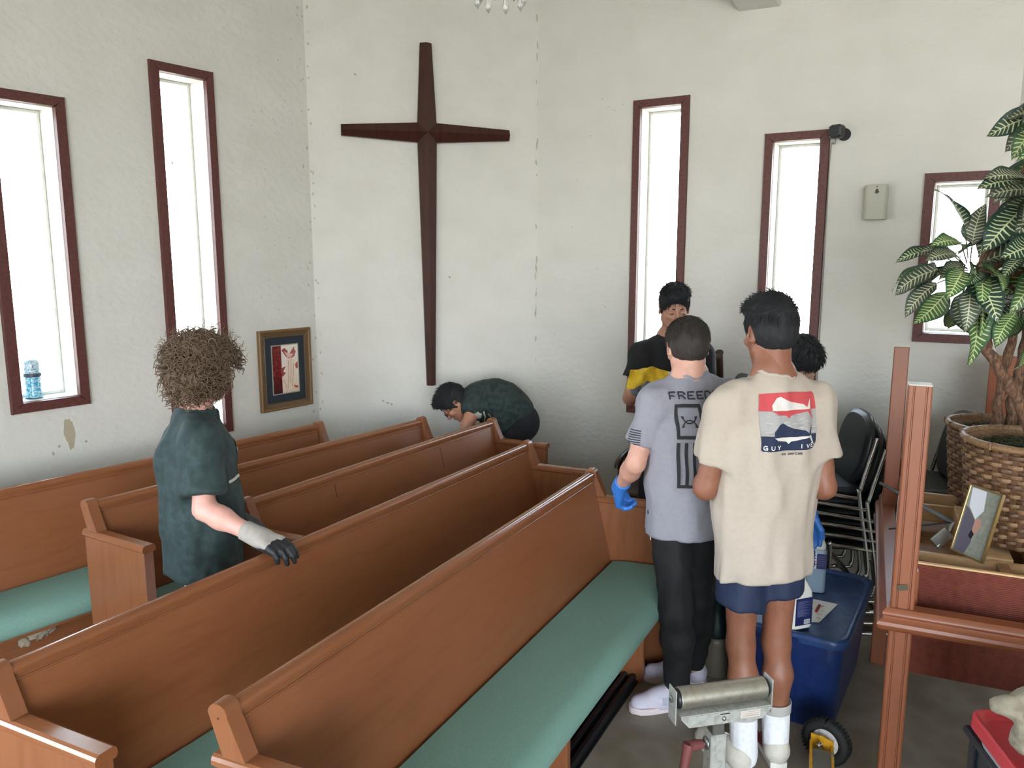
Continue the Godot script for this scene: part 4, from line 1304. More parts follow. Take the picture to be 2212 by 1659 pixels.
func sdf_mesh(L: Array, cell: float, g: Geo, wr = null) -> void:
	var n := 6
	var bl := n * cell
	var blocks := {}
	var amp: float = wr.a if wr else 0.0
	for q: Pr in L:
		var bb := q.bounds().grow(q.k + cell * 2 + amp)
		var lo := (bb.position / bl).floor(); var hi := (bb.end / bl).floor()
		for x in range(int(lo.x), int(hi.x) + 1):
			for y in range(int(lo.y), int(hi.y) + 1):
				for z in range(int(lo.z), int(hi.z) + 1):
					var key := Vector3i(x, y, z)
					if not blocks.has(key): blocks[key] = []
					blocks[key].append(q)
	var R := bl * 0.87 + amp + cell
	var n1 := n + 1
	var vals := PackedFloat32Array()
	vals.resize(n1 * n1 * n1)
	var idx := {}
	var edges := []
	var pos := PackedVector3Array()
	for key: Vector3i in blocks:
		var lst: Array = blocks[key]
		var org := Vector3(key) * bl
		if absf(ev(org + Vector3.ONE * bl * 0.5, lst)) > R: continue
		var neg := 0
		var m := 343
		# octants the surface cannot reach keep the sign of their centre
		vals.fill(1e6)
		for oc in 8:
			var oi := 3 * (oc & 1); var oj := 3 * ((oc >> 1) & 1); var ok := 3 * (oc >> 2)
			var dc := ev(org + Vector3(oi + 1.5, oj + 1.5, ok + 1.5) * cell, lst)
			var far := absf(dc) > cell * 2.7 + amp
			for i in range(oi, oi + 4):
				for j in range(oj, oj + 4):
					for k in range(ok, ok + 4):
						m = (i * 7 + j) * 7 + k
						if far:
							if vals[m] > 1e5: vals[m] = dc
							continue
						if vals[m] < 1e5 and absf(vals[m]) < cell * 2.7 + amp: continue
						var p := org + Vector3(i, j, k) * cell
						var d := ev(p, lst)
						if wr and absf(d) < amp + cell * 2:
							var s: Vector3 = p * wr.s
							d += wr.n.get_noise_3d(s.x, s.y, s.z) * amp
						if wr and wr.has("cut"): d = maxf(d, wr.cut[0].dot(p) - wr.cut[1])
						vals[m] = d
		for q in 343:
			if vals[q] < 0.0: neg += 1
		if neg == 0 or neg == 343: continue
		for i in n:
			for j in n:
				for k in n:
					var b0 := (i * n1 + j) * n1 + k
					var v0 := vals[b0]; var v1 := vals[b0 + 1]
					var v2 := vals[b0 + n1]; var v3 := vals[b0 + n1 + 1]
					var b4 := b0 + n1 * n1
					var v4 := vals[b4]; var v5 := vals[b4 + 1]
					var v6 := vals[b4 + n1]; var v7 := vals[b4 + n1 + 1]
					var c := int(v0 < 0) + int(v1 < 0) + int(v2 < 0) + int(v3 < 0) + int(v4 < 0) + int(v5 < 0) + int(v6 < 0) + int(v7 < 0)
					if c == 0 or c == 8: continue
					var acc := Vector3.ZERO
					var cnt := 0
					if (v0 < 0) != (v1 < 0): acc += Vector3(0, 0, v0 / (v0 - v1)); cnt += 1
					if (v2 < 0) != (v3 < 0): acc += Vector3(0, 1, v2 / (v2 - v3)); cnt += 1
					if (v4 < 0) != (v5 < 0): acc += Vector3(1, 0, v4 / (v4 - v5)); cnt += 1
					if (v6 < 0) != (v7 < 0): acc += Vector3(1, 1, v6 / (v6 - v7)); cnt += 1
					if (v0 < 0) != (v2 < 0): acc += Vector3(0, v0 / (v0 - v2), 0); cnt += 1
					if (v1 < 0) != (v3 < 0): acc += Vector3(0, v1 / (v1 - v3), 1); cnt += 1
					if (v4 < 0) != (v6 < 0): acc += Vector3(1, v4 / (v4 - v6), 0); cnt += 1
					if (v5 < 0) != (v7 < 0): acc += Vector3(1, v5 / (v5 - v7), 1); cnt += 1
					if (v0 < 0) != (v4 < 0): acc += Vector3(v0 / (v0 - v4), 0, 0); cnt += 1
					if (v1 < 0) != (v5 < 0): acc += Vector3(v1 / (v1 - v5), 0, 1); cnt += 1
					if (v2 < 0) != (v6 < 0): acc += Vector3(v2 / (v2 - v6), 1, 0); cnt += 1
					if (v3 < 0) != (v7 < 0): acc += Vector3(v3 / (v3 - v7), 1, 1); cnt += 1
					var cx := Vector3i(key.x * n + i, key.y * n + j, key.z * n + k)
					idx[cx] = pos.size()
					pos.append((Vector3(cx) + acc / cnt) * cell)
					if (v0 < 0) != (v4 < 0): edges.append([0, cx, v0 < 0])
					if (v0 < 0) != (v2 < 0): edges.append([1, cx, v0 < 0])
					if (v0 < 0) != (v1 < 0): edges.append([2, cx, v0 < 0])
	var base := g.v.size()
	var nn := PackedVector3Array()
	nn.resize(pos.size())
	var fx := [[Vector3i(0, -1, -1), Vector3i(0, 0, -1), Vector3i(0, -1, 0)], [Vector3i(-1, 0, -1), Vector3i(-1, 0, 0), Vector3i(0, 0, -1)], [Vector3i(-1, -1, 0), Vector3i(0, -1, 0), Vector3i(-1, 0, 0)]]
	for e in edges:
		var cx: Vector3i = e[1]
		var o: Array = fx[e[0]]
		var i0: int = idx.get(cx + o[0], -1); var i1: int = idx.get(cx + o[1], -1); var i3: int = idx.get(cx + o[2], -1)
		if i0 < 0 or i1 < 0 or i3 < 0: continue
		var i2: int = idx[cx]
		if not e[2]:
			var s := i1; i1 = i3; i3 = s
		var f := (pos[i2] - pos[i0]).cross(pos[i3] - pos[i1])
		nn[i0] += f; nn[i1] += f; nn[i2] += f; nn[i3] += f
		g.ix.append_array(PackedInt32Array([base + i0, base + i2, base + i1, base + i0, base + i3, base + i2]))
	for i in pos.size():
		g.vert(pos[i], nn[i].normalized())

func drape(L: Array, org: Vector3, ux: Vector3, uy: Vector3, w: float, h: float, dir: Vector3, nu := 24, nv := 24, off := 0.003, wr = null) -> Geo:   # a print laid over the cloth
	var rows := []
	var lt := 0.0
	for j in nv + 1:
		var row := PackedVector3Array()
		for i in nu + 1:
			var p0 := org + ux * (float(i) / nu - 0.5) * w - uy * (float(j) / nv - 0.5) * h
			var p := org + ux * (float(i) / nu - 0.5) * w - uy * (float(j) / nv - 0.5) * h
			for s in 40:
				var d := ev(p, L)
				if wr:
					var q: Vector3 = p * wr.s
					d += wr.n.get_noise_3d(q.x, q.y, q.z) * wr.a
				if d < 0.0008: break
				p += dir * d * 0.8
			if (p - p0).length() < 0.6 and ev(p, L) < 0.02: lt = (p - p0).length()
			row.append(p0 + dir * (lt - off))
		rows.append(row)
	var g := Geo.new()
	g.sheet(rows, false, true)
	return g

# ---------------------------------------------------------------- people
func head_prims(T: Transform3D, s := 1.0) -> Array:   # x right, y up, -z face; eyes at y = 0
	var L := []
	var P := func(x: float, y: float, z: float) -> Vector3: return T * (Vector3(x, y, z) * s)
	var bs := T.basis
	L.append(el(P.call(0, 0.032, 0.014), V(0.074, 0.084, 0.094) * s, bs, 0.02))
	L.append(el(P.call(0, -0.036, -0.022), V(0.060, 0.076, 0.066) * s, bs, 0.03))
	L.append(sb(P.call(-0.050, -0.055, 0.005), P.call(-0.014, -0.096, -0.062), 0.020 * s, 0.016 * s, 0.02))
	L.append(sb(P.call(0.050, -0.055, 0.005), P.call(0.014, -0.096, -0.062), 0.020 * s, 0.016 * s, 0.02))
	L.append(sb(P.call(-0.008, -0.098, -0.068), P.call(0.008, -0.098, -0.068), 0.017 * s, 0.017 * s, 0.015))
	L.append(sb(P.call(-0.036, 0.020, -0.074), P.call(0.036, 0.020, -0.074), 0.012 * s, 0.012 * s, 0.012))
	L.append(sb(P.call(-0.046, -0.022, -0.062), P.call(-0.030, -0.028, -0.070), 0.016 * s, 0.014 * s, 0.015))
	L.append(sb(P.call(0.046, -0.022, -0.062), P.call(0.030, -0.028, -0.070), 0.016 * s, 0.014 * s, 0.015))
	L.append(el(P.call(-0.031, 0.000, -0.092), V(0.016, 0.011, 0.010) * s, bs, 0.010).minus())
	L.append(el(P.call(0.031, 0.000, -0.092), V(0.016, 0.011, 0.010) * s, bs, 0.010).minus())
	L.append(el(P.call(-0.031, -0.001, -0.079), V(0.013, 0.011, 0.011) * s, bs, 0.004))
	L.append(el(P.call(0.031, -0.001, -0.079), V(0.013, 0.011, 0.011) * s, bs, 0.004))
	L.append(sb(P.call(0, 0.010, -0.084), P.call(0, -0.032, -0.104), 0.0075 * s, 0.012 * s, 0.010))
	L.append(sb(P.call(-0.011, -0.036, -0.094), P.call(0.011, -0.036, -0.094), 0.009 * s, 0.009 * s, 0.006))
	L.append(sb(P.call(-0.018, -0.062, -0.083), P.call(0.018, -0.062, -0.083), 0.0065 * s, 0.0065 * s, 0.006))
	L.append(sb(P.call(-0.014, -0.072, -0.083), P.call(0.014, -0.072, -0.083), 0.007 * s, 0.007 * s, 0.005))
	for sd in [-1.0, 1.0]:
		var eb: Basis = bs * Basis(V(0, 1, 0), -sd * 0.45)
		L.append(el(P.call(sd * 0.079, -0.004, 0.018), V(0.008, 0.033, 0.020) * s, eb, 0.008))
		L.append(el(P.call(sd * 0.086, -0.002, 0.014), V(0.006, 0.020, 0.011) * s, eb, 0.006).minus())
	return L

func hand_prims(T: Transform3D, side: float, curls: Array, thumb: Array, s := 1.0, fat := 1.0) -> Array:
	# T: origin at the wrist, y along the fingers, z out of the palm, x across; side = +1 when the thumb is on +x
	var L := []
	L.append(sb(T * V(0, -0.01, 0), T * (V(0, 0.03, 0) * s), 0.024 * fat * s, 0.026 * fat * s, 0.02).flat(T.basis.z, 0.75))
	var bx_ := [0.028, 0.010, -0.009, -0.027]
	var by := [0.082, 0.086, 0.082, 0.074]
	var ln := [0.95, 1.05, 0.98, 0.78]
	for i in 4:
		var base := V(bx_[i] * side, by[i], 0) * s
		L.append(sb(T * (V(bx_[i] * side * 0.5, 0.015, 0) * s), T * base, 0.014 * fat * s, 0.0115 * fat * s, 0.014))
		var c: Array = curls[i]
		var ang := 0.0
		var p := base
		var r := 0.0098
		for k in 3:
			ang += c[k]
			var d := V(bx_[i] * side * 1.6, cos(ang), sin(ang)) if k == 0 else V(bx_[i] * side * 0.8, cos(ang), sin(ang))
			var q: Vector3 = p + d.normalized() * [0.042, 0.026, 0.020][k] * ln[i] * s
			L.append(sb(T * p, T * q, r * fat * s, (r - 0.0007) * fat * s, 0.004))
			r -= 0.0007
			p = q
	var tp := V(0.018 * side, 0.018, 0.006) * s
	var r2 := [0.0135, 0.0115, 0.0102, 0.0090]
	for k in 3:
		var q2: Vector3 = V(thumb[k][0] * side, thumb[k][1], thumb[k][2]) * s
		L.append(sb(T * tp, T * q2, r2[k] * fat * s, r2[k + 1] * fat * s, 0.008))
		tp = q2
	return L

func frame(y: Vector3, z: Vector3) -> Basis:   # orthonormal, y kept
	y = y.normalized()
	z = (z - y * z.dot(y)).normalized()
	return Basis(y.cross(z), y, z)

func strands(T: Transform3D, cen: Vector3, rad: Vector3, n: int, ok: Callable, flow: Callable, ln: float, r: float, lift: float, sd: int) -> Geo:
	var g := Geo.new()
	var rr := RandomNumberGenerator.new(); rr.seed = sd
	var made := 0
	while made < n:
		var d := V(rr.randfn(), rr.randfn(), rr.randfn()).normalized()
		var p := cen + d * rad
		made += 1
		if not ok.call(p): continue
		var f: Vector3 = flow.call(p)
		f += V(rr.randfn(), rr.randfn(), rr.randfn()) * 0.25
		f = (f - d * f.dot(d)).normalized()
		var l := ln * rr.randf_range(0.6, 1.25)
		var pts := PackedVector3Array()
		var q := p - d * 0.004
		for k in 4:
			pts.append(T * q)
			var dd := ((q - cen) / rad).normalized()
			f = (f - dd * f.dot(dd)).normalized()
			q += (f + dd * lift * rr.randf_range(0.3, 1.4)) * l / 3.0
		g.tube(pts, [r, r * 0.95, r * 0.7, r * 0.2], 3, false)
	return g

var fold := FastNoiseLite.new()

func collar(root: Node3D, L: Array, N: Vector3, R: Vector3, f: Vector3, rx: float, rz: float, m: Material, wr = null) -> void:   # ribbed neck band lying on the shirt
	var pts := []
	for i in 41:
		var a := TAU * i / 40
		var p := N + R * cos(a) * rx + f * (sin(a) * rz + 0.012) + V(0, 0.16, 0)
		for s in 60:
			var d := ev(p, L)
			if wr:
				var q: Vector3 = p * wr.s
				d += wr.n.get_noise_3d(q.x, q.y, q.z) * wr.a
			if d < 0.001: break
			p += Vector3.DOWN * maxf(d * 0.7, 0.0008)
		pts.append(p + V(0, -0.003, 0))
	var g := Geo.new()
	g.tube(PackedVector3Array(pts), 0.0065, 8, false)
	obj("collar", g, m, root)

func cloth(col: Color, dark: Color, sd: int, rough := 0.9) -> StandardMaterial3D:
	return tri_mat(noise_tex(0.05, [dark, col, col], [0.0, 0.5, 1.0], sd, 3, 256), V(3, 3, 3), rough, false, bump_tex(0.35, sd + 1, 1.0, 2, 256), 0.35)

func skin(col: Color, sd: int) -> StandardMaterial3D:
	return tri_mat(noise_tex(0.02, [col.darkened(0.10), col, col.lightened(0.04)], [0.0, 0.5, 1.0], sd, 3, 256), V(3, 3, 3), 0.5)

func part(root: Node3D, called: String, L: Array, cell: float, m: Material, wr = null) -> MeshInstance3D:
	var g := Geo.new()
	sdf_mesh(L, cell, g, wr)
	return obj(called, g, m, root)

func spine_seg(a: Vector3, b: Vector3, R: Vector3, ra: float, rb: float, f: float, k := 0.05) -> Pr:
	return sb(a, b, ra, rb, k).flat((b - a).normalized().cross(R), f)

func torso_body(J: Dictionary, R: Vector3, s: float) -> Array:
	return [spine_seg(J.P, J.W, R, 0.125 * s, 0.120 * s, 0.66), spine_seg(J.W, J.C, R, 0.125 * s, 0.145 * s, 0.64), spine_seg(J.C, J.N, R, 0.145 * s, 0.09 * s, 0.58),
		sb(J.sl, J.sr, 0.048 * s, 0.048 * s, 0.04), sb(J.N, J.H, 0.056 * s, 0.052 * s, 0.03)]

func arm_body(sh: Vector3, e: Vector3, w: Vector3, s: float, wrist := 0.025) -> Array:
	return [sb(sh, e, 0.050 * s, 0.038 * s, 0.02), sb(e, e.lerp(w, 0.35), 0.038 * s, 0.040 * s, 0.02), sb(e.lerp(w, 0.3), w, 0.040 * s, wrist * s, 0.02)]

func leg_body(h: Vector3, kn: Vector3, an: Vector3, s: float, back: Vector3) -> Array:
	return [sb(h, kn, 0.074 * s, 0.048 * s, 0.03), sb(kn, kn.lerp(an, 0.3) + back * 0.014 * s, 0.047 * s, 0.050 * s, 0.03), sb(kn.lerp(an, 0.3) + back * 0.014 * s, an, 0.050 * s, 0.032 * s, 0.03)]

func trouser_prims(J: Dictionary, s: float, back: Vector3, cuff: float) -> Array:
	var L := [sb(J.hl.lerp(J.hr, 0.12) + V(0, 0.03, 0), J.hr.lerp(J.hl, 0.12) + V(0, 0.03, 0), 0.092 * s, 0.092 * s, 0.05)]
	for q in [[J.hl, J.kl, J.al], [J.hr, J.kr, J.ar]]:
		var calf: Vector3 = q[1].lerp(q[2], 0.3) + back * 0.014 * s
		L.append(sb(q[0], q[1], 0.087 * s, 0.066 * s, 0.03)); L.append(sb(q[1], calf, 0.066 * s, 0.066 * s, 0.03))
		L.append(sb(calf, q[2], 0.066 * s, 0.052 * s, 0.03).cut(Vector3.DOWN, V(0, cuff, 0)))
	return L

func sleeve(sh: Vector3, e: Vector3, frac: float, ra: float, rb: float) -> Pr:
	var d := (e - sh).normalized()
	var en := sh.lerp(e, frac)
	return sb(sh, en + d * rb, ra, rb, 0.035).cut(d, en)

func shirt_prims(J: Dictionary, R: Vector3, s: float, hem: Vector3, hemn: Vector3, wid: float, frac: float, slr := 0.064, sle := 0.072, deep := 0.70) -> Array:
	var L := []
	L.append(spine_seg(hem + hemn * 0.10, J.W, R, 0.172 * s * wid, 0.162 * s * wid, deep + 0.02, 0.06).cut(hemn, hem))
	L.append(spine_seg(J.W, J.C, R, 0.162 * s * wid, 0.166 * s * wid, deep, 0.06))
	L.append(spine_seg(J.C, J.N - (J.N - J.C) * 0.22, R, 0.166 * s * wid, 0.092 * s, 0.64, 0.06))
	L.append(sb(J.sl, J.sr, 0.058 * s, 0.058 * s, 0.05))
	var nb: Vector3 = J.N - (J.N - J.C) * 0.16
	L.append(sb(nb, J.sl, 0.058 * s, 0.060 * s, 0.05)); L.append(sb(nb, J.sr, 0.058 * s, 0.060 * s, 0.05))
	L.append(sleeve(J.sl, J.el, frac, slr * s, sle * s))
	L.append(sleeve(J.sr, J.er, frac, slr * s, sle * s))
	return L

func shoe(root: Node3D, heel: Vector3, dir: Vector3, s: float, upper: Material, sole: Material, accent: Material) -> void:
	dir = V(dir.x, 0, dir.z).normalized()
	var rt := dir.cross(Vector3.UP)
	var L := []
	L.append(sb(heel + dir * 0.035 * s + V(0, 0.055, 0), heel + dir * 0.13 * s + V(0, 0.045, 0), 0.040 * s, 0.042 * s, 0.03))
	L.append(sb(heel + dir * 0.12 * s + V(0, 0.042, 0), heel + dir * 0.225 * s + V(0, 0.034, 0), 0.043 * s, 0.036 * s, 0.03))
	L.append(sb(heel + dir * 0.035 * s + V(0, 0.06, 0), heel + dir * 0.05 * s + V(0, 0.095, 0), 0.042 * s, 0.040 * s, 0.03).cut(Vector3.UP, heel + V(0, 0.10, 0)))
	L.append(sb(heel + dir * 0.07 * s + V(0, 0.085, 0), heel + dir * 0.16 * s + V(0, 0.062, 0), 0.024 * s, 0.024 * s, 0.03))
	for q in L:
		if not q.clip: q.cut(Vector3.DOWN, heel + V(0, 0.024, 0))
	var o := part(root, "shoe", L, 0.007 if accent else 0.012, upper)
	var prof := PackedVector2Array()
	for q in [[-0.012, 0.0], [0.0, 0.030], [0.06, 0.037], [0.12, 0.041], [0.18, 0.047], [0.23, 0.042], [0.262, 0.022], [0.268, 0.0], [0.262, -0.022], [0.23, -0.042], [0.18, -0.045], [0.12, -0.038], [0.06, -0.035], [0.0, -0.030]]:
		prof.append(Vector2(q[0], -q[1]) * s)
	var g := Geo.new()
	g.ext(prof, Transform3D(Basis(dir, -rt, Vector3.UP), heel + V(0, 0.002, 0)), 0.026, 45)
	obj("sole", g, sole, o)
	g = Geo.new()
	for k in 5:
		var c := heel + dir * (0.095 + k * 0.020) * s + V(0, 0.106 - k * 0.0075, 0)
		g.tube(PackedVector3Array([c - rt * 0.020, c + V(0, 0.004, 0), c + rt * 0.020]), 0.0032, 6)
	for sd in [-1.0, 1.0]:
		var c2 := heel + dir * 0.09 * s + V(0, 0.11, 0)
		g.tube(PackedVector3Array(curve([c2, c2 + rt * 0.022 * sd + V(0, 0.016, 0), c2 + rt * 0.040 * sd + dir * 0.01, c2 + rt * 0.024 * sd + V(0, -0.006, 0) + dir * 0.014, c2], 5)), 0.0028, 6)
	obj("lace", g, M.white, o)
	if accent:
		for sd in [-1.0, 1.0]:
			g = Geo.new()
			var c3: Vector3 = heel + dir * 0.10 * s + V(0, 0.058, 0) + rt * sd * 0.10
			var b := frame(Vector3.UP, rt * sd)
			var gd := drape(L, c3, dir, Vector3.UP, 0.085 * s, 0.030, -rt * sd, 8, 4, 0.0015)
			obj("side_flash", gd, accent, o)

func pair_of_socks(root: Node3D, an: Vector3, kn: Vector3, s: float, m: Material, cuff: Material) -> void:
	var d := (kn - an).normalized()
	var L := [sb(an - d * 0.05, an + d * 0.20, 0.046 * s, 0.053 * s, 0.02).cut(d, an + d * 0.135)]
	var nz := FastNoiseLite.new(); nz.frequency = 1.0
	part(root, "sock", L, 0.006, m, {"n": nz, "a": 0.003, "s": V(60, 8, 60)})
	var g := Geo.new()
	var rows := []
	for k in [[0.100, 0.0500], [0.102, 0.0535], [0.138, 0.0560], [0.142, 0.0540], [0.136, 0.0500]]:
		var ring := PackedVector3Array()
		var b := frame(d, V(0, 0, 1))
		for i in 24:
			var a := -TAU * i / 24
			ring.append(an + d * k[0] + b * V(cos(a), 0, sin(a)) * k[1] * s)
		rows.append(ring)
	g.sheet(rows, true)
	obj("sock_cuff", g, cuff, root)

func face_bits(root: Node3D, T: Transform3D, s: float, brow: Material, lidded: float) -> void:
	var white := mat(hexc(200, 194, 186), 0.3)
	var iris := mat(hexc(30, 20, 16), 0.2)
	for sd in [-1.0, 1.0]:
		var g := Geo.new()
		var pts := []
		for k in 5:
			var t := k / 4.0
			pts.append(T * (V(sd * lerpf(0.014, 0.050, t), 0.020 + 0.006 * sin(t * 2.4) - 0.004 * t, -0.0855 + 0.016 * t * t) * s))
		g.tube(PackedVector3Array(pts), [0.003, 0.0042, 0.004, 0.0032, 0.0015], 6)
		obj("eyebrow", g, brow, root)
		g = Geo.new()
		g.ball(T * (V(sd * 0.031, -0.003, -0.0806) * s), V(0.0105, 0.0075 * lidded, 0.0105) * s, T.basis, 12)
		var eye := obj("eye", g, white, root)
		g = Geo.new()
		g.ball(T * (V(sd * 0.031, -0.005, -0.0868) * s), V(0.0052, 0.0052 * lidded, 0.0048) * s, T.basis, 10)
		obj("iris", g, iris, eye)
		g = Geo.new()
		pts = []
		for k in 5:
			var t := k / 4.0
			pts.append(T * (V(sd * lerpf(0.020, 0.044, t), -0.004 + 0.007 * lidded * sin(t * PI) - 0.002 * t, -0.0905 + 0.006 * absf(t - 0.45) * 2.0) * s))
		g.tube(PackedVector3Array(pts), 0.0018, 5)
		obj("lash_line", g, brow, root)
	var g2 := Geo.new()
	var m2 := []
	for k in 7:
		var t := k / 6.0 - 0.5
		m2.append(T * (V(t * 0.044, -0.067 + 0.002 * cos(t * 9.0), -0.0905 + 0.030 * t * t) * s))
	g2.tube(PackedVector3Array(m2), [0.001, 0.0026, 0.003, 0.003, 0.003, 0.0026, 0.001], 6)
	obj("mouth", g2, mat(hexc(110, 62, 54), 0.5), root)

func short_hair(root: Node3D, T: Transform3D, s: float, m: Material, top: float, nape: float, n: int, sd: int, quiff := 0.0) -> void:
	var L := []
	var bs := T.basis
	var fd := T.basis * V(0, -0.55, -0.84)
	var low := T * (V(0, nape, 0) * s)
	var fr := T * (V(0, 0, -0.072) * s)
	var e1 := el(T * (V(0, 0.036 + top * 0.4, 0.018) * s), V(0.081, 0.086 + top * 0.6, 0.101) * s, bs, 0.02).cut(fd, T * (V(0, 0.062, -0.080) * s))
	L.append(e1)
	L.append(el(T * (V(0, -0.010, 0.040) * s), V(0.071, 0.062, 0.070) * s, bs, 0.03).cut(T.basis * V(0, -1, -0.25), low))
	if top > 0.01: L.append(el(T * (V(0, 0.090, -0.010) * s), V(0.073, 0.028 + top, 0.088) * s, bs, 0.02))
	if quiff > 0: L.append(el(T * (V(0, 0.088, -0.070) * s), V(0.060, 0.026, 0.030) * s, bs, 0.015))
	var nz := FastNoiseLite.new(); nz.seed = sd; nz.frequency = 1.0
	var h := part(root, "hair", L, 0.007, m, {"n": nz, "a": 0.006, "s": V(75, 40, 75)})
	var cen := V(0, 0.036 + top * 0.4, 0.018) * s
	var rad := V(0.083, 0.088 + top * 0.6, 0.103) * s
	var okf := func(p: Vector3) -> bool: return V(0, -0.55, -0.84).dot(p / s) < V(0, -0.55, -0.84).dot(V(0, 0.062, -0.080)) and p.y > nape * s
	var fw := func(p: Vector3) -> Vector3:
		var up := p.y / s > 0.07
		return V(p.x * 3.0, -0.2, -0.9) if (up and top > 0.01) else V(p.x * 2.0, -1.0, 0.15)
	obj("hair_strands", strands(T, cen, rad, n, okf, fw, 0.035, 0.0016, 0.16 + top * 2.0, sd), m, h).set_meta("kind", "stuff")
	if top > 0.01:
		var tf := func(p: Vector3) -> bool: return p.y > 0.085 * s
		obj("hair_strands", strands(T, V(0, 0.088, -0.010) * s, V(0.075, 0.032 + top, 0.090) * s, n / 2, tf, func(p: Vector3) -> Vector3: return V(p.x * 4.0 + 0.3, 0.0, -0.8), 0.030, 0.0018, 0.55, sd + 1), m, h).set_meta("kind", "stuff")

func people() -> void:
	fold.seed = 12; fold.frequency = 1.0; fold.fractal_octaves = 2
	M.hair_black = mat(hexc(19, 20, 24), 0.75)
	M.hair_dark = mat(hexc(44, 36, 32), 0.75)
	M.hair_curly = mat(hexc(96, 76, 58), 0.65)
	M.nitrile = mat(hexc(52, 112, 190), 0.4)
	person_cream()
	person_grey()
	person_black()
	person_crouched()
	person_bending()
	person_curly()

func joints(f: Vector3, s: float, o := {}) -> Dictionary:   # standing figure, f = the way it faces
	var R := f.cross(Vector3.UP)
	var Q := func(x: float, y: float, z: float) -> Vector3: return R * x * s + Vector3.UP * y * s + f * z * s
	var J := {
		"P": Q.call(0, 0.93, 0), "W": Q.call(0, 1.07, 0.0), "C": Q.call(0, 1.27, -0.005), "N": Q.call(0, 1.455, -0.02), "H": Q.call(0, 1.56, 0.0),
		"sl": Q.call(-0.160, 1.375, -0.02), "sr": Q.call(0.160, 1.375, -0.02), "el": Q.call(-0.21, 1.12, -0.03), "er": Q.call(0.21, 1.12, -0.03), "wl": Q.call(-0.22, 0.87, 0.06), "wr": Q.call(0.22, 0.87, 0.06),
		"hl": Q.call(-0.078, 0.91, 0), "hr": Q.call(0.078, 0.91, 0), "kl": Q.call(-0.10, 0.49, 0.02), "kr": Q.call(0.10, 0.49, 0.02), "al": Q.call(-0.10, 0.085, -0.02), "ar": Q.call(0.10, 0.085, -0.02)}
	J.merge(o, true)
	return J

func head_T(c: Vector3, f: Vector3, pitch := 0.0, roll := 0.0) -> Transform3D:   # pitch > 0 looks down
	var b := Basis(f.cross(Vector3.UP), Vector3.UP, -f)
	return Transform3D(b * Basis(V(1, 0, 0), -pitch) * Basis(V(0, 0, 1), roll), c)

func finish_body(root: Node3D, L: Array, head: Array, m: Material, fine := 0.006) -> MeshInstance3D:
	var g := Geo.new()
	sdf_mesh(L, 0.015, g)
	if head: sdf_mesh(head, fine, g)
	return obj("body", g, m, root)

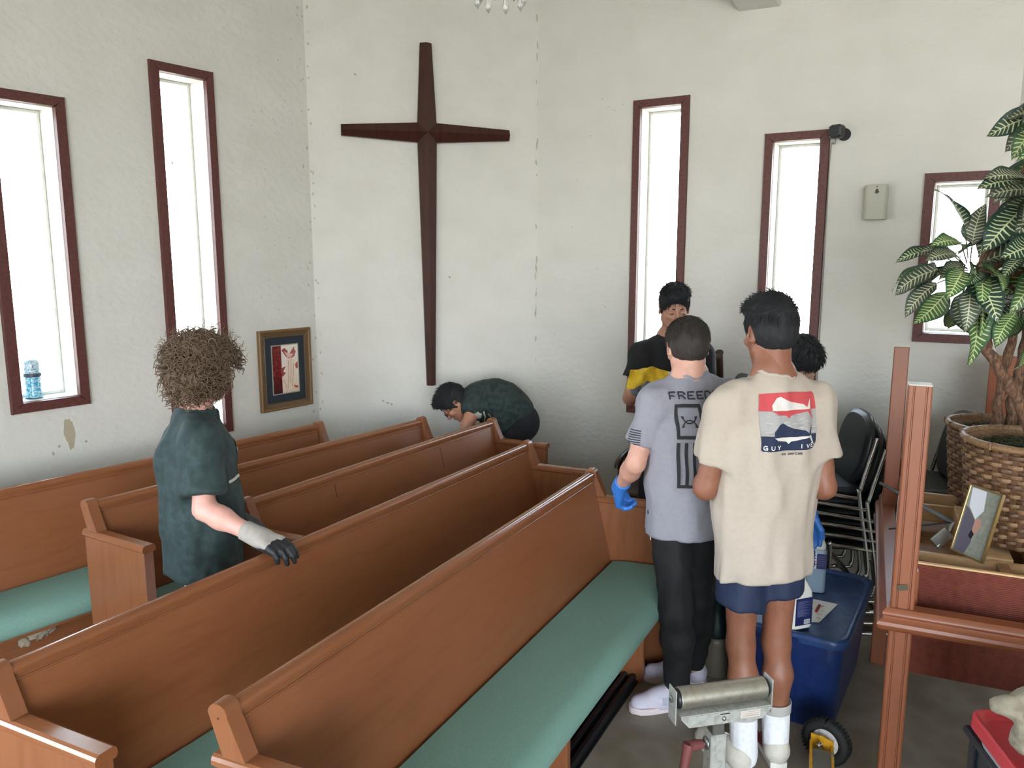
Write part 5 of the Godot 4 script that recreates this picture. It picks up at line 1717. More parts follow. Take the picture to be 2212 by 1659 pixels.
# cream shirt, seen from behind
func person_cream() -> void:
	var root := thing("person", "person in a cream t-shirt with a fish print, navy shorts and white socks", "person", V(0.885, 0, -2.665))
	var f := V(-0.20, 0, -0.98).normalized()
	var R := f.cross(Vector3.UP)
	var s := 0.985
	var J := joints(f, s, {"el": V(-0.215, 1.060, 0.03), "er": V(0.200, 1.060, 0.02), "wl": V(-0.155, 1.03, -0.22), "wr": V(0.13, 0.98, -0.24),
		"hl": V(-0.068, 0.90, 0.0), "hr": V(0.070, 0.90, 0.0), "kl": V(-0.060, 0.47, 0.01), "kr": V(0.075, 0.47, -0.01), "al": V(-0.040, 0.085, 0.04), "ar": V(0.090, 0.085, -0.005)})
	J.H = V(-0.01, 1.54, -0.01)
	var T := head_T(V(0.0, 1.592, -0.035), V(-0.22, 0, -0.98).normalized(), 0.18)
	var sk := skin(hexc(138, 88, 66), 201)
	var L := torso_body(J, R, s)
	L += arm_body(J.sl, J.el, J.wl, s * 1.05); L += arm_body(J.sr, J.er, J.wr, s * 1.05)
	L += leg_body(J.hl, J.kl, J.al, s, -f); L += leg_body(J.hr, J.kr, J.ar, s, -f)
	L.append(sb(J.al, J.al + f * 0.10 + V(0, -0.045, 0), 0.034, 0.03)); L.append(sb(J.ar, J.ar + f * 0.10 + V(0, -0.045, 0), 0.034, 0.03))
	L += hand_prims(Transform3D(frame(f + R * 0.3, Vector3.DOWN), J.wl), 1.0, [[0.4, 0.5, 0.4], [0.4, 0.5, 0.4], [0.4, 0.5, 0.4], [0.4, 0.5, 0.4]], [[0.03, 0.05, 0.01], [0.035, 0.08, 0.015], [0.03, 0.1, 0.02]])
	L += hand_prims(Transform3D(frame(f - R * 0.3, Vector3.DOWN), J.wr), -1.0, [[0.4, 0.5, 0.4], [0.4, 0.5, 0.4], [0.4, 0.5, 0.4], [0.4, 0.5, 0.4]], [[0.03, 0.05, 0.01], [0.035, 0.08, 0.015], [0.03, 0.1, 0.02]])
	var hd := head_prims(T, 1.0)
	hd.append(sb(T * V(0, -0.05, 0.022), J.N, 0.056, 0.062, 0.03))
	finish_body(root, L, hd, sk)
	short_hair(root, T, 1.0, M.hair_black, 0.016, -0.045, 2600, 301, 1.0)
	var wr := {"n": fold, "a": 0.017, "s": V(9, 3.2, 9)}
	var sp := shirt_prims(J, R, s, V(0, 0.735, 0), V(0.05, -1, 0.10), 1.07, 0.66, 0.066, 0.078)
	var cr := cloth(hexc(178, 165, 152), hexc(173, 160, 147), 211)
	wr.cut = plane_cut(V(0.05, -1, 0.10), V(0, 0.735, 0))
	part(root, "t_shirt", sp, 0.011, cr, wr)
	collar(root, sp, J.N, R, f, 0.074, 0.070, cr, wr)
	# the print on the back
	var bd := (-f)
	var im := Image.create(420, 400, true, Image.FORMAT_RGBA8)
	im.fill(Color(0, 0, 0, 0))
	var red := hexc(186, 70, 74); var gry := hexc(158, 154, 152); var nav := hexc(30, 40, 66); var pal := hexc(206, 200, 194)
	fill_poly(im, [[0.04, 0.03], [0.5, 0.0], [0.95, 0.03], [0.98, 0.06], [0.98, 0.29], [0.02, 0.29]], red)
	fill_poly(im, [[0.03, 0.30], [0.98, 0.29], [0.99, 0.66], [0.03, 0.66]], gry)
	fill_poly(im, [[0.03, 0.67], [0.97, 0.67], [0.96, 0.80], [0.90, 0.90], [0.06, 0.91], [0.03, 0.88]], nav)
	rng.seed = 77
	for k in 60:
		var x := rng.randf_range(0.04, 0.9); var y := rng.randf_range(0.31, 0.64)
		stroke(im, [[x, y], [x + rng.randf_range(0.03, 0.12), y]], rng.randf_range(0.004, 0.012), gry.lerp(hexc(206, 204, 202) if k % 2 else hexc(120, 118, 118), 0.6))
	for fz in [[0.0, pal, red], [0.40, nav, pal]]:
		var o: float = fz[0]
		fill_poly(im, [[0.22, 0.28 + o], [0.22, 0.20 + o], [0.30, 0.09 + o], [0.36, 0.07 + o], [0.44, 0.12 + o], [0.54, 0.16 + o], [0.74, 0.20 + o], [0.80, 0.25 + o], [0.88, 0.12 + o], [0.86, 0.28 + o]], fz[1])
		fill_poly(im, [[0.22, 0.295 + o], [0.86, 0.285 + o], [0.93, 0.46 + o], [0.80, 0.31 + o], [0.50, 0.36 + o], [0.46, 0.40 + o], [0.42, 0.36 + o], [0.28, 0.34 + o]], fz[2])
	letters(im, "GUY", 0.07, 0.82, 0.050, 0.060, 0.105, hexc(226, 222, 216))
	letters(im, "IVE", 0.64, 0.81, 0.050, 0.060, 0.105, hexc(226, 222, 216))
	letters(im, "AN AM", 0.36, 0.945, 0.026, 0.034, 0.037, nav)
	letters(im, "ICAN", 0.54, 0.94, 0.026, 0.034, 0.037, nav)
	im.generate_mipmaps()
	var pm := img_mat(im, 0.85)
	pm.transparency = BaseMaterial3D.TRANSPARENCY_ALPHA_SCISSOR
	pm.alpha_scissor_threshold = 0.5
	var org := V(0.072, 1.305, 0.30)
	obj("shirt_print", drape(sp, org, V(R.x, 0, R.z), V(0, 1, 0), 0.222, 0.212, f, 30, 30, 0.003, wr), pm, root)
	# shorts
	var nv := cloth(hexc(22, 36, 66), hexc(18, 30, 56), 221, 0.7)
	var sl := []
	sl.append(sb(J.hl + V(0.02, 0.04, 0), J.hr + V(-0.02, 0.04, 0), 0.080, 0.080, 0.05))
	sl.append(sb(J.hl, J.kl + V(-0.01, 0.05, 0), 0.078, 0.088, 0.03).cut(V(-0.15, -1, 0.05), V(-0.07, 0.62, 0)))
	sl.append(sb(J.hr, J.kr + V(0.01, 0.05, 0), 0.076, 0.086, 0.03).cut(V(0.1, -1, 0), V(0.09, 0.665, 0)))
	part(root, "shorts", sl, 0.010, nv, {"n": fold, "a": 0.008, "s": V(12, 6, 12)})
	var wsock := cloth(hexc(232, 232, 236), hexc(214, 214, 220), 231); var gcuff := mat(hexc(176, 170, 166), 0.9)
	pair_of_socks(root, J.al + V(0, 0.02, 0), J.kl, 1.0, wsock, gcuff)
	pair_of_socks(root, J.ar + V(0, 0.02, 0), J.kr, 1.0, wsock, gcuff)
	var cw := cloth(hexc(206, 200, 188), hexc(190, 184, 172), 241); var mar := mat(hexc(120, 26, 44), 0.6)
	shoe(root, V(-0.043, 0, 0.085), f + R * -0.25, 1.0, cw, mat(hexc(224, 220, 212), 0.6), mar)
	shoe(root, V(0.090, 0, 0.045), f + R * 0.25, 1.0, cw, mat(hexc(224, 220, 212), 0.6), mar)

func plane_cut(n: Vector3, p: Vector3) -> Array:
	n = n.normalized()
	return [n, n.dot(p)]

func letters(im: Image, txt: String, x: float, y: float, w: float, h: float, adv: float, col: Color, th := 0.24) -> void:   # simple stroke letters, top left at x, y
	var S := {
		"A": [[0, 1, 0.5, 0, 1, 1], [0.2, 0.65, 0.8, 0.65]], "C": [[1, 0.1, 0.3, 0, 0, 0.3, 0, 0.7, 0.3, 1, 1, 0.9]], "D": [[0, 0, 0, 1, 0.6, 1, 1, 0.7, 1, 0.3, 0.6, 0, 0, 0]], "E": [[1, 0, 0, 0, 0, 1, 1, 1], [0, 0.5, 0.8, 0.5]],
		"F": [[1, 0, 0, 0, 0, 1], [0, 0.5, 0.8, 0.5]], "G": [[1, 0.1, 0.3, 0, 0, 0.3, 0, 0.7, 0.3, 1, 1, 1, 1, 0.55, 0.6, 0.55]], "I": [[0.5, 0, 0.5, 1]], "M": [[0, 1, 0, 0, 0.5, 0.6, 1, 0, 1, 1]], "N": [[0, 1, 0, 0, 1, 1, 1, 0]],
		"O": [[0.3, 0, 0.7, 0, 1, 0.3, 1, 0.7, 0.7, 1, 0.3, 1, 0, 0.7, 0, 0.3, 0.3, 0]], "R": [[0, 1, 0, 0, 0.7, 0, 1, 0.25, 0.7, 0.5, 0, 0.5], [0.5, 0.5, 1, 1]], "U": [[0, 0, 0, 0.75, 0.3, 1, 0.7, 1, 1, 0.75, 1, 0]], "V": [[0, 0, 0.5, 1, 1, 0]], "Y": [[0, 0, 0.5, 0.5, 1, 0], [0.5, 0.5, 0.5, 1]]}
	for ch in txt:
		if S.has(ch):
			for ln in S[ch]:
				var pts := []
				for k in range(0, ln.size(), 2): pts.append([x + ln[k] * w, y + ln[k + 1] * h])
				stroke(im, pts, h * th, col)
		x += adv

# grey shirt, seen from behind, blue glove
func person_grey() -> void:
	var root := thing("person", "person in a grey t-shirt reading FREEDOM, black trousers and blue gloves", "person", V(0.692, 0, -3.0))
	var f := V(-0.36, 0, -0.93).normalized()
	var R := f.cross(Vector3.UP)
	var s := 0.935
	var J := joints(f, s, {"sl": V(-0.152, 1.305, 0.055), "sr": V(0.157, 1.305, -0.045), "el": V(-0.215, 1.065, 0.05), "wl": V(-0.245, 0.925, -0.13), "er": V(0.21, 1.02, -0.03), "wr": V(0.10, 0.98, -0.24)})
	J.hl = V(-0.072, 0.85, 0.03); J.hr = V(0.066, 0.85, -0.03)
	J.kl = V(-0.045, 0.46, 0.065); J.kr = V(0.075, 0.46, -0.08)
	J.al = V(-0.005, 0.085, -0.035); J.ar = V(0.10, 0.085, -0.20)
	J.N = V(-0.01, 1.39, 0.015); J.H = V(-0.025, 1.46, 0.0)
	var hf := V(-0.10, 0, -0.99).normalized()
	var T := head_T(V(-0.018, 1.505, -0.02), hf, 0.30)
	var sk := skin(hexc(196, 146, 128), 202)
	var L := torso_body(J, R, s)
	L += arm_body(J.sl, J.el, J.wl, s * 1.05); L += arm_body(J.sr, J.er, J.wr, s)
	L += leg_body(J.hl, J.kl, J.al, s, -f); L += leg_body(J.hr, J.kr, J.ar, s, -f)
	var tl := V(-0.95, 0, 0.15); var tr := V(-0.92, 0, -0.20)
	L.append(sb(J.al, J.al + tl * 0.10 + V(0, -0.045, 0), 0.034, 0.03)); L.append(sb(J.ar, J.ar + tr * 0.10 + V(0, -0.045, 0), 0.034, 0.03))
	var hd := head_prims(T, 0.95)
	hd.append(sb(T * V(0, -0.05, 0.022), J.N, 0.052, 0.060, 0.03))
	finish_body(root, L, hd, sk)
	short_hair(root, T, 0.97, M.hair_dark, 0.0, -0.060, 2600, 302)
	var wr := {"n": fold, "a": 0.010, "s": V(10, 4, 10)}
	var sp := shirt_prims(J, R, s, V(0.0, 0.772, 0.0), V(0, -1, 0.0), 1.06, 0.66, 0.064, 0.070, 0.80)
	wr.cut = plane_cut(V(0, -1, 0), V(0, 0.772, 0))
	var cr := cloth(hexc(139, 137, 146), hexc(132, 130, 140), 212)
	part(root, "t_shirt", sp, 0.011, cr, wr)
	collar(root, sp, J.N, R, f, 0.070, 0.066, cr, wr)
	var im := Image.create(400, 620, true, Image.FORMAT_RGBA8)
	im.fill(Color(0, 0, 0, 0))
	var ink := hexc(38, 38, 42)
	letters(im, "FREEDOM", 0.02, 0.02, 0.100, 0.062, 0.142, hexc(50, 46, 60), 0.26)
	for k in 6: fill_poly(im, [[0.085 + k * 0.142 + 0.0, 0.043], [0.085 + k * 0.142 + 0.028, 0.043], [0.085 + k * 0.142 + 0.028, 0.052], [0.085 + k * 0.142, 0.052]], Color(0, 0, 0, 0))
	for r in [[0.08, 0.13, 0.46, 0.165], [0.08, 0.43, 0.46, 0.465], [0.08, 0.13, 0.125, 0.465], [0.415, 0.13, 0.46, 0.465]]:
		fill_poly(im, [[r[0], r[1]], [r[2], r[1]], [r[2], r[3]], [r[0], r[3]]], ink)
	# emblem: two interlocking arcs
	for sy in [-1.0, 1.0]:
		var up := []; var dn := []
		for k in 13:
			var t := k / 6.0 - 1.0
			up.append([0.27 + t * 0.118, 0.298 + sy * (0.020 - 0.074 * pow(absf(t), 2.6))])
			dn.append([0.27 + t * (0.118 - 0.040 * pow(absf(t), 3.0)), 0.298 + sy * (0.008 - 0.060 * pow(absf(t), 2.2))])
		dn.reverse()
		fill_poly(im, up + dn, ink)
	for k in 4:
		var x := 0.52 + k * 0.115
		fill_poly(im, [[x, 0.13], [x + 0.055, 0.13], [x + 0.055, 0.50], [x, 0.50]], ink)
	for k in 8:
		var x := 0.08 + k * 0.112
		fill_poly(im, [[x, 0.50], [x + 0.045, 0.50], [x + 0.045, 0.93], [x, 0.93]], ink)
	fill_poly(im, [[0.08, 0.915], [0.91, 0.915], [0.91, 0.945], [0.08, 0.945]], ink)
	im.generate_mipmaps()
	var pm := img_mat(im, 0.85)
	pm.transparency = BaseMaterial3D.TRANSPARENCY_ALPHA_SCISSOR
	pm.alpha_scissor_threshold = 0.5
	obj("shirt_print", drape(sp, V(0.100, 1.168, 0.32), R, V(0, 1, 0), 0.245, 0.385, f, 26, 36, 0.003, wr), pm, root)
	var fl := Image.create(96, 120, true, Image.FORMAT_RGBA8)
	fl.fill(Color(0, 0, 0, 0))
	for k in 7: fill_poly(fl, [[0.05, 0.04 + k * 0.14], [0.95, 0.04 + k * 0.14], [0.95, 0.10 + k * 0.14], [0.05, 0.10 + k * 0.14]], ink)
	var fm := img_mat(fl, 0.85)
	fm.transparency = BaseMaterial3D.TRANSPARENCY_ALPHA_SCISSOR
	fm.alpha_scissor_threshold = 0.5
	var sd := (V(0.0, 0, -0.55) - R * -1.0 * 0.9).normalized()
	obj("sleeve_print", drape(sp, J.sl.lerp(J.el, 0.52) - sd * 0.20, sd.cross(Vector3.UP), V(0, 1, 0), 0.062, 0.062, sd, 8, 8, 0.003, wr), fm, root)
	# trousers
	var bk := cloth(hexc(17, 17, 20), hexc(13, 13, 16), 222, 0.8)
	var tl_ := trouser_prims(J, s * 1.02, -f, 0.095)
	part(root, "trousers", tl_, 0.010, bk, {"n": fold, "a": 0.010, "s": V(14, 9, 14)})
	obj("pocket_zip", tb([J.hl + V(-0.079, -0.03, 0.02), J.hl + V(-0.079, -0.09, 0.03)], 0.003, 6), M.steel, root)
	var lav := cloth(hexc(206, 200, 214), hexc(190, 184, 200), 232, 0.7)
	shoe(root, J.al + V(0.06, -0.085, 0.0), tl, 1.0, lav, mat(hexc(222, 206, 206), 0.6), mat(hexc(170, 172, 190), 0.6))
	shoe(root, J.ar + V(0.05, -0.085, 0.0), tr, 1.0, lav, mat(hexc(222, 206, 206), 0.6), mat(hexc(170, 172, 190), 0.6))
	# gloves
	var hb := frame(V(0.02, -0.80, -0.55), V(0.9, 0, 0.1))
	var gl := hand_prims(Transform3D(hb, J.wl + V(-0.004, -0.02, -0.006)), -1.0, [[0.7, 0.9, 0.5], [0.9, 0.9, 0.5], [1.0, 0.9, 0.5], [1.0, 0.9, 0.5]], [[0.030, 0.045, 0.020], [0.036, 0.075, 0.034], [0.034, 0.098, 0.046]], 0.98, 1.12)
	var fa: Vector3 = (J.el - J.wl).normalized()
	gl.append(sb(J.wl + fa * 0.09, J.wl - fa * 0.02, 0.036, 0.032, 0.02).cut(fa, J.wl + fa * 0.04))
	part(root, "glove", gl, 0.005, M.nitrile)
	gl = hand_prims(Transform3D(frame(f - R * 0.3, Vector3.DOWN), J.wr), -1.0, [[0.4, 0.5, 0.4], [0.4, 0.5, 0.4], [0.4, 0.5, 0.4], [0.4, 0.5, 0.4]], [[0.03, 0.05, 0.01], [0.035, 0.08, 0.015], [0.03, 0.1, 0.02]], 0.98, 1.1)
	part(root, "glove", gl, 0.008, M.nitrile)

# black shirt, facing the camera, yellow cloth in hand
func person_black() -> void:
	var root := thing("person", "person in a black t-shirt looking down and holding up a yellow cloth", "person", V(0.875, 0, -4.30))
	var f := V(-0.10, 0, 0.99).normalized()
	var R := f.cross(Vector3.UP)
	var s := 0.965
	var J := joints(f, s, {"er": V(-0.225, 1.085, 0.03), "wr": V(-0.195, 1.175, 0.20), "el": V(0.205, 1.085, 0.02), "wl": V(0.10, 0.98, 0.22)})
	J.sr = V(-0.160, 1.325, 0.0); J.sl = V(0.165, 1.325, 0.0)
	J.H = V(0, 1.49, 0.03)
	var T := head_T(V(0.0, 1.575, 0.045), V(0.02, 0, 1).normalized(), 0.22)
	var sk := skin(hexc(166, 118, 96), 203)
	var L := torso_body(J, R, s)
	L += arm_body(J.sl, J.el, J.wl, s); L += arm_body(J.sr, J.er, J.wr, s * 1.05)
	L += leg_body(J.hl, J.kl, J.al, s, -f); L += leg_body(J.hr, J.kr, J.ar, s, -f)
	L.append(sb(J.al, J.al + f * 0.14 + V(0, -0.045, 0), 0.034, 0.03)); L.append(sb(J.ar, J.ar + f * 0.14 + V(0, -0.045, 0), 0.034, 0.03))
	var hd := head_prims(T, 0.96)
	hd.append(sb(T * V(0, -0.05, 0.022), J.N, 0.052, 0.060, 0.03))
	finish_body(root, L, hd, sk, 0.0045)
	face_bits(root, T, 0.96, M.hair_black, 0.55)
	short_hair(root, T, 0.97, M.hair_black, 0.022, -0.045, 2400, 303, 1.0)
	var wr := {"n": fold, "a": 0.008, "s": V(12, 5, 12)}
	var sp := shirt_prims(J, R, s, V(0, 0.80, 0), V(0, -1, 0), 1.0, 0.55, 0.066, 0.074)
	part(root, "t_shirt", sp, 0.011, cloth(hexc(18, 18, 21), hexc(14, 14, 17), 213), wr)
	var tl_ := trouser_prims(J, s, -f, 0.085)
	part(root, "trousers", tl_, 0.016, cloth(hexc(34, 36, 42), hexc(28, 30, 36), 223))
	shoe(root, V(-0.10, 0, -0.06), f, 1.0, M.black, M.white, null)
	shoe(root, V(0.10, 0, -0.06), f, 1.0, M.black, M.white, null)
	# work gloves with pale cuffs
	var gg := cloth(hexc(104, 106, 108), hexc(90, 92, 94), 233)
	for q in [[J.wr, J.er, -1.0], [J.wl, J.el, 1.0]]:
		var d: Vector3 = (q[0] - q[1]).normalized()
		var gl := hand_prims(Transform3D(frame(d, Vector3.DOWN), q[0]), q[2], [[0.7, 0.7, 0.5], [0.7, 0.7, 0.5], [0.7, 0.7, 0.5], [0.7, 0.7, 0.5]], [[0.03, 0.05, 0.02], [0.03, 0.08, 0.03], [0.02, 0.09, 0.04]], 1.0, 1.2)
		gl.append(sb(q[0] - d * 0.09, q[0] + d * 0.02, 0.044, 0.036, 0.02).cut(-d, q[0] - d * 0.06))
		part(root, "glove", gl, 0.008, gg)
	# the cloth: a thick folded sheet hanging over the hand
	var rows := []
	var c: Vector3 = root.position + J.wr + V(0.045, 0.055, 0.03)
	for i in 15:
		var row := PackedVector3Array()
		var u := i / 14.0 - 0.5
		for j in 17:
			var v := j / 16.0
			var y := 0.065 * sin(minf(v * 1.6, 1.0) * PI * 0.5) * (1.0 - absf(u) * 0.5) - maxf(v - 0.45, 0) * 0.16
			var z := (v - 0.25) * 0.13 + 0.022 * sin(u * 11.0 + v * 5.0) + 0.012 * sin(u * 23.0 - v * 9.0)
			row.append(c + V(u * 0.185 * (1.0 + 0.15 * v) - 0.03 * v, y + 0.006 * sin(u * 9.0 + v * 3.0), z))
		rows.append(row)
	var g := Geo.new()
	g.sheet(rows)
	var under := []
	for r in rows:
		var w := PackedVector3Array()
		for p in r: w.append(p + V(0, -0.005, -0.004))
		under.append(w)
	g.sheet(under, false, true)
	tag(obj("yellow_cloth", g, tri_mat(noise_tex(0.03, [hexc(150, 116, 20), hexc(206, 168, 36), hexc(218, 182, 52)], [0.0, 0.45, 1.0], 243, 4), V(5, 5, 5), 0.95)), "bright yellow cleaning cloth held up in a gloved hand", "cloth")

# bending over the tote, mostly hidden
func person_crouched() -> void:
	var root := thing("person", "dark haired person leaning over the blue tote behind the cream shirt", "person", V(1.03, 0, -3.86))
	var f := V(0.10, 0, 0.99).normalized()
	var R := f.cross(Vector3.UP)
	var s := 0.95
	var J := joints(f, s, {"P": V(0, 0.88, -0.03), "W": V(0.05, 1.0, 0.03), "C": V(0.13, 1.13, 0.12), "N": V(0.21, 1.25, 0.24), "H": V(0.235, 1.31, 0.31),
		"sr": V(0.05, 1.20, 0.22), "sl": V(0.35, 1.18, 0.20), "er": V(0.0, 0.96, 0.30), "wr": V(0.05, 0.86, 0.44), "el": V(0.265, 0.965, 0.44), "wl": V(0.240, 0.79, 0.590)})
	var T := head_T(V(0.255, 1.375, 0.36), V(0.15, 0, 1).normalized(), 0.75)
	var sk := skin(hexc(160, 122, 108), 204)
	var L := torso_body(J, R, s)
	L += arm_body(J.sl, J.el, J.wl, s); L += arm_body(J.sr, J.er, J.wr, s)
	L += leg_body(J.hl, J.kl, J.al, s, -f); L += leg_body(J.hr, J.kr, J.ar, s, -f)
	L.append(sb(J.al, J.al + f * 0.14 + V(0, -0.045, 0), 0.034, 0.03)); L.append(sb(J.ar, J.ar + f * 0.14 + V(0, -0.045, 0), 0.034, 0.03))
	var hd := head_prims(T, 0.96)
	finish_body(root, L, hd, sk)
	short_hair(root, T, 0.97, M.hair_black, 0.018, -0.05, 2200, 304, 0.0)
	part(root, "t_shirt", shirt_prims(J, R, s, J.P + V(0, -0.08, -0.03), V(-0.05, -0.9, -0.4), 1.0, 0.5), 0.014, cloth(hexc(30, 32, 36), hexc(26, 28, 32), 214), {"n": fold, "a": 0.008, "s": V(12, 5, 12)})
	var tl_ := trouser_prims(J, s, -f, 0.085)
	part(root, "trousers", tl_, 0.018, cloth(hexc(40, 42, 50), hexc(34, 36, 42), 224))
	shoe(root, V(-0.10, 0, -0.06), f, 1.0, M.black, M.white, null)
	shoe(root, V(0.10, 0, -0.06), f, 1.0, M.black, M.white, null)
	# blue glove over the bottle cap
	var d: Vector3 = (V(1.335, 0.635, -3.295) - (root.position + J.wl)).normalized()
	var hb := frame(d, V(-0.75, -0.1, 0.45))
	var gl := hand_prims(Transform3D(hb, J.wl), -1.0, [[0.15, 0.25, 0.2], [0.2, 0.3, 0.3], [0.3, 0.3, 0.3], [0.35, 0.4, 0.3]], [[0.040, 0.045, 0.014], [0.058, 0.085, 0.022], [0.060, 0.115, 0.030]], 1.1, 1.1)
	gl.append(sb(J.wl - d * 0.09, J.wl + d * 0.03, 0.036, 0.034, 0.02).cut(-d, J.wl - d * 0.055))
	part(root, "glove", gl, 0.005, M.nitrile)

# bending over behind the pews
func person_bending() -> void:
	var root := thing("person", "person in a dark green t-shirt bending down behind the pews below the cross", "person", V(0.05, 0, -4.97))
	var f := V(-0.98, 0, 0.12).normalized()
	var R := f.cross(Vector3.UP)
	var s := 0.92
	var J := {"P": V(0.0, 0.82, 0.0), "W": V(-0.085, 0.925, 0.02), "C": V(-0.215, 0.955, 0.035), "N": V(-0.335, 0.93, 0.05), "H": V(-0.40, 0.925, 0.06),
		"sl": V(-0.285, 0.925, 0.17), "sr": V(-0.30, 0.915, -0.09), "el": V(-0.325, 0.835, 0.235), "wl": V(-0.365, 0.64, 0.25), "er": V(-0.35, 0.74, -0.10), "wr": V(-0.42, 0.56, -0.05),
		"hl": V(-0.005, 0.80, 0.085), "hr": V(-0.005, 0.80, -0.085), "kl": V(-0.06, 0.42, 0.10), "kr": V(-0.05, 0.42, -0.10), "al": V(0.0, 0.085, 0.10), "ar": V(0.0, 0.085, -0.10)}
	var hb := Basis(-R, Vector3.UP, -f).orthonormalized()
	hb = Basis(f.cross(Vector3.UP), Vector3.UP, -f) * Basis(V(1, 0, 0), -0.95)
	var T := Transform3D(hb, V(-0.415, 0.94, 0.075))
	var sk := skin(hexc(168, 116, 92), 205)
	var L := torso_body(J, R, s)
	L += arm_body(J.sl, J.el, J.wl, s * 1.1); L += arm_body(J.sr, J.er, J.wr, s * 1.1)
	L += leg_body(J.hl, J.kl, J.al, s, -f); L += leg_body(J.hr, J.kr, J.ar, s, -f)
	L.append(sb(J.al, J.al + f * 0.14 + V(0, -0.045, 0), 0.034, 0.03)); L.append(sb(J.ar, J.ar + f * 0.14 + V(0, -0.045, 0), 0.034, 0.03))
	for q in [[J.wl, J.el, 1.0], [J.wr, J.er, -1.0]]:
		L += hand_prims(Transform3D(frame(q[0] - q[1], R * -q[2]), q[0]), -q[2], [[0.4, 0.5, 0.4], [0.4, 0.5, 0.4], [0.4, 0.5, 0.4], [0.4, 0.5, 0.4]], [[0.03, 0.05, 0.01], [0.035, 0.08, 0.015], [0.03, 0.1, 0.02]])
	var hd := head_prims(T, 0.93)
	hd.append(sb(T * V(0, -0.045, 0.03), J.N, 0.052, 0.058, 0.03))
	finish_body(root, L, hd, sk, 0.0048)
	face_bits(root, T, 0.93, M.hair_black, 0.6)
	short_hair(root, T, 0.95, M.hair_black, 0.016, -0.055, 2400, 305, 1.0)
	M.camo = tri_mat(noise_tex(0.018, [hexc(22, 34, 32), hexc(30, 44, 42), hexc(40, 55, 54)], [0.0, 0.42, 0.58], 251, 3, 512, true), V(2.2, 2.2, 2.2), 0.85, false, bump_tex(0.35, 252, 1.0, 2, 256), 0.35)
	var dn: Vector3 = (J.P - J.W).normalized()
	var sp := shirt_prims(J, R, s, J.P - dn * 0.05, dn + f * 0.25, 1.04, 0.30, 0.066, 0.072)
	sp.append(el(V(-0.13, 0.84, 0.03), V(0.13, 0.12, 0.13), Basis(), 0.06))
	var wr := {"n": fold, "a": 0.008, "s": V(9, 9, 9)}
	part(root, "t_shirt", sp, 0.011, M.camo, wr)
	var tl_ := trouser_prims(J, s, -f, 0.085)
	tl_.append(el(J.P + V(0.005, -0.02, 0), V(0.125, 0.13, 0.15), Basis(), 0.04))
	part(root, "trousers", tl_, 0.013, cloth(hexc(26, 26, 32), hexc(20, 20, 26), 225))
	shoe(root, V(0.05, 0, 0.10), f, 1.0, M.black, M.white, null)
	shoe(root, V(0.05, 0, -0.10), f, 1.0, M.black, M.white, null)
	# glasses
	var g := Geo.new()
	var gs := []
	for k in 9: gs.append(T * (V(cos(TAU * k / 8) * 0.018 - 0.033, 0.0 + sin(TAU * k / 8) * 0.014, -0.098) * 0.93))
	g.tube(PackedVector3Array(gs), 0.0018, 6, false)
	gs = []
	for k in 9: gs.append(T * (V(cos(TAU * k / 8) * 0.018 + 0.033, 0.0 + sin(TAU * k / 8) * 0.014, -0.098) * 0.93))
	g.tube(PackedVector3Array(gs), 0.0018, 6, false)
	for sd in [-1.0, 1.0]: g.tube(PackedVector3Array([T * (V(sd * 0.052, 0.004, -0.096) * 0.93), T * (V(sd * 0.080, 0.006, -0.04) * 0.93), T * (V(sd * 0.083, 0.004, 0.02) * 0.93)]), 0.0018, 6)
	g.tube(PackedVector3Array([T * (V(-0.015, 0.002, -0.103) * 0.93), T * (V(0.015, 0.002, -0.103) * 0.93)]), 0.0018, 6)
	obj("glasses", g, M.black, root)
	# pale chest print
	var im := Image.create(64, 64, true, Image.FORMAT_RGBA8)
	im.fill(Color(0, 0, 0, 0))
	fill_poly(im, [[0.1, 0.2], [0.3, 0.05], [0.5, 0.2], [0.45, 0.5], [0.2, 0.6]], hexc(170, 166, 156))
	stroke(im, [[0.6, 0.1], [0.66, 0.5], [0.58, 0.9]], 0.08, hexc(186, 182, 170))
	stroke(im, [[0.8, 0.3], [0.95, 0.5]], 0.06, hexc(150, 148, 140))
	var pm := img_mat(im, 0.85)
	pm.transparency = BaseMaterial3D.TRANSPARENCY_ALPHA_SCISSOR
	pm.alpha_scissor_threshold = 0.5
	obj("shirt_print", drape(sp, J.C + V(-0.02, -0.10, 0.30), V(1, 0, 0), V(0, 1, 0), 0.12, 0.12, V(0, 0.12, -1).normalized(), 10, 10, 0.003, wr), pm, root)

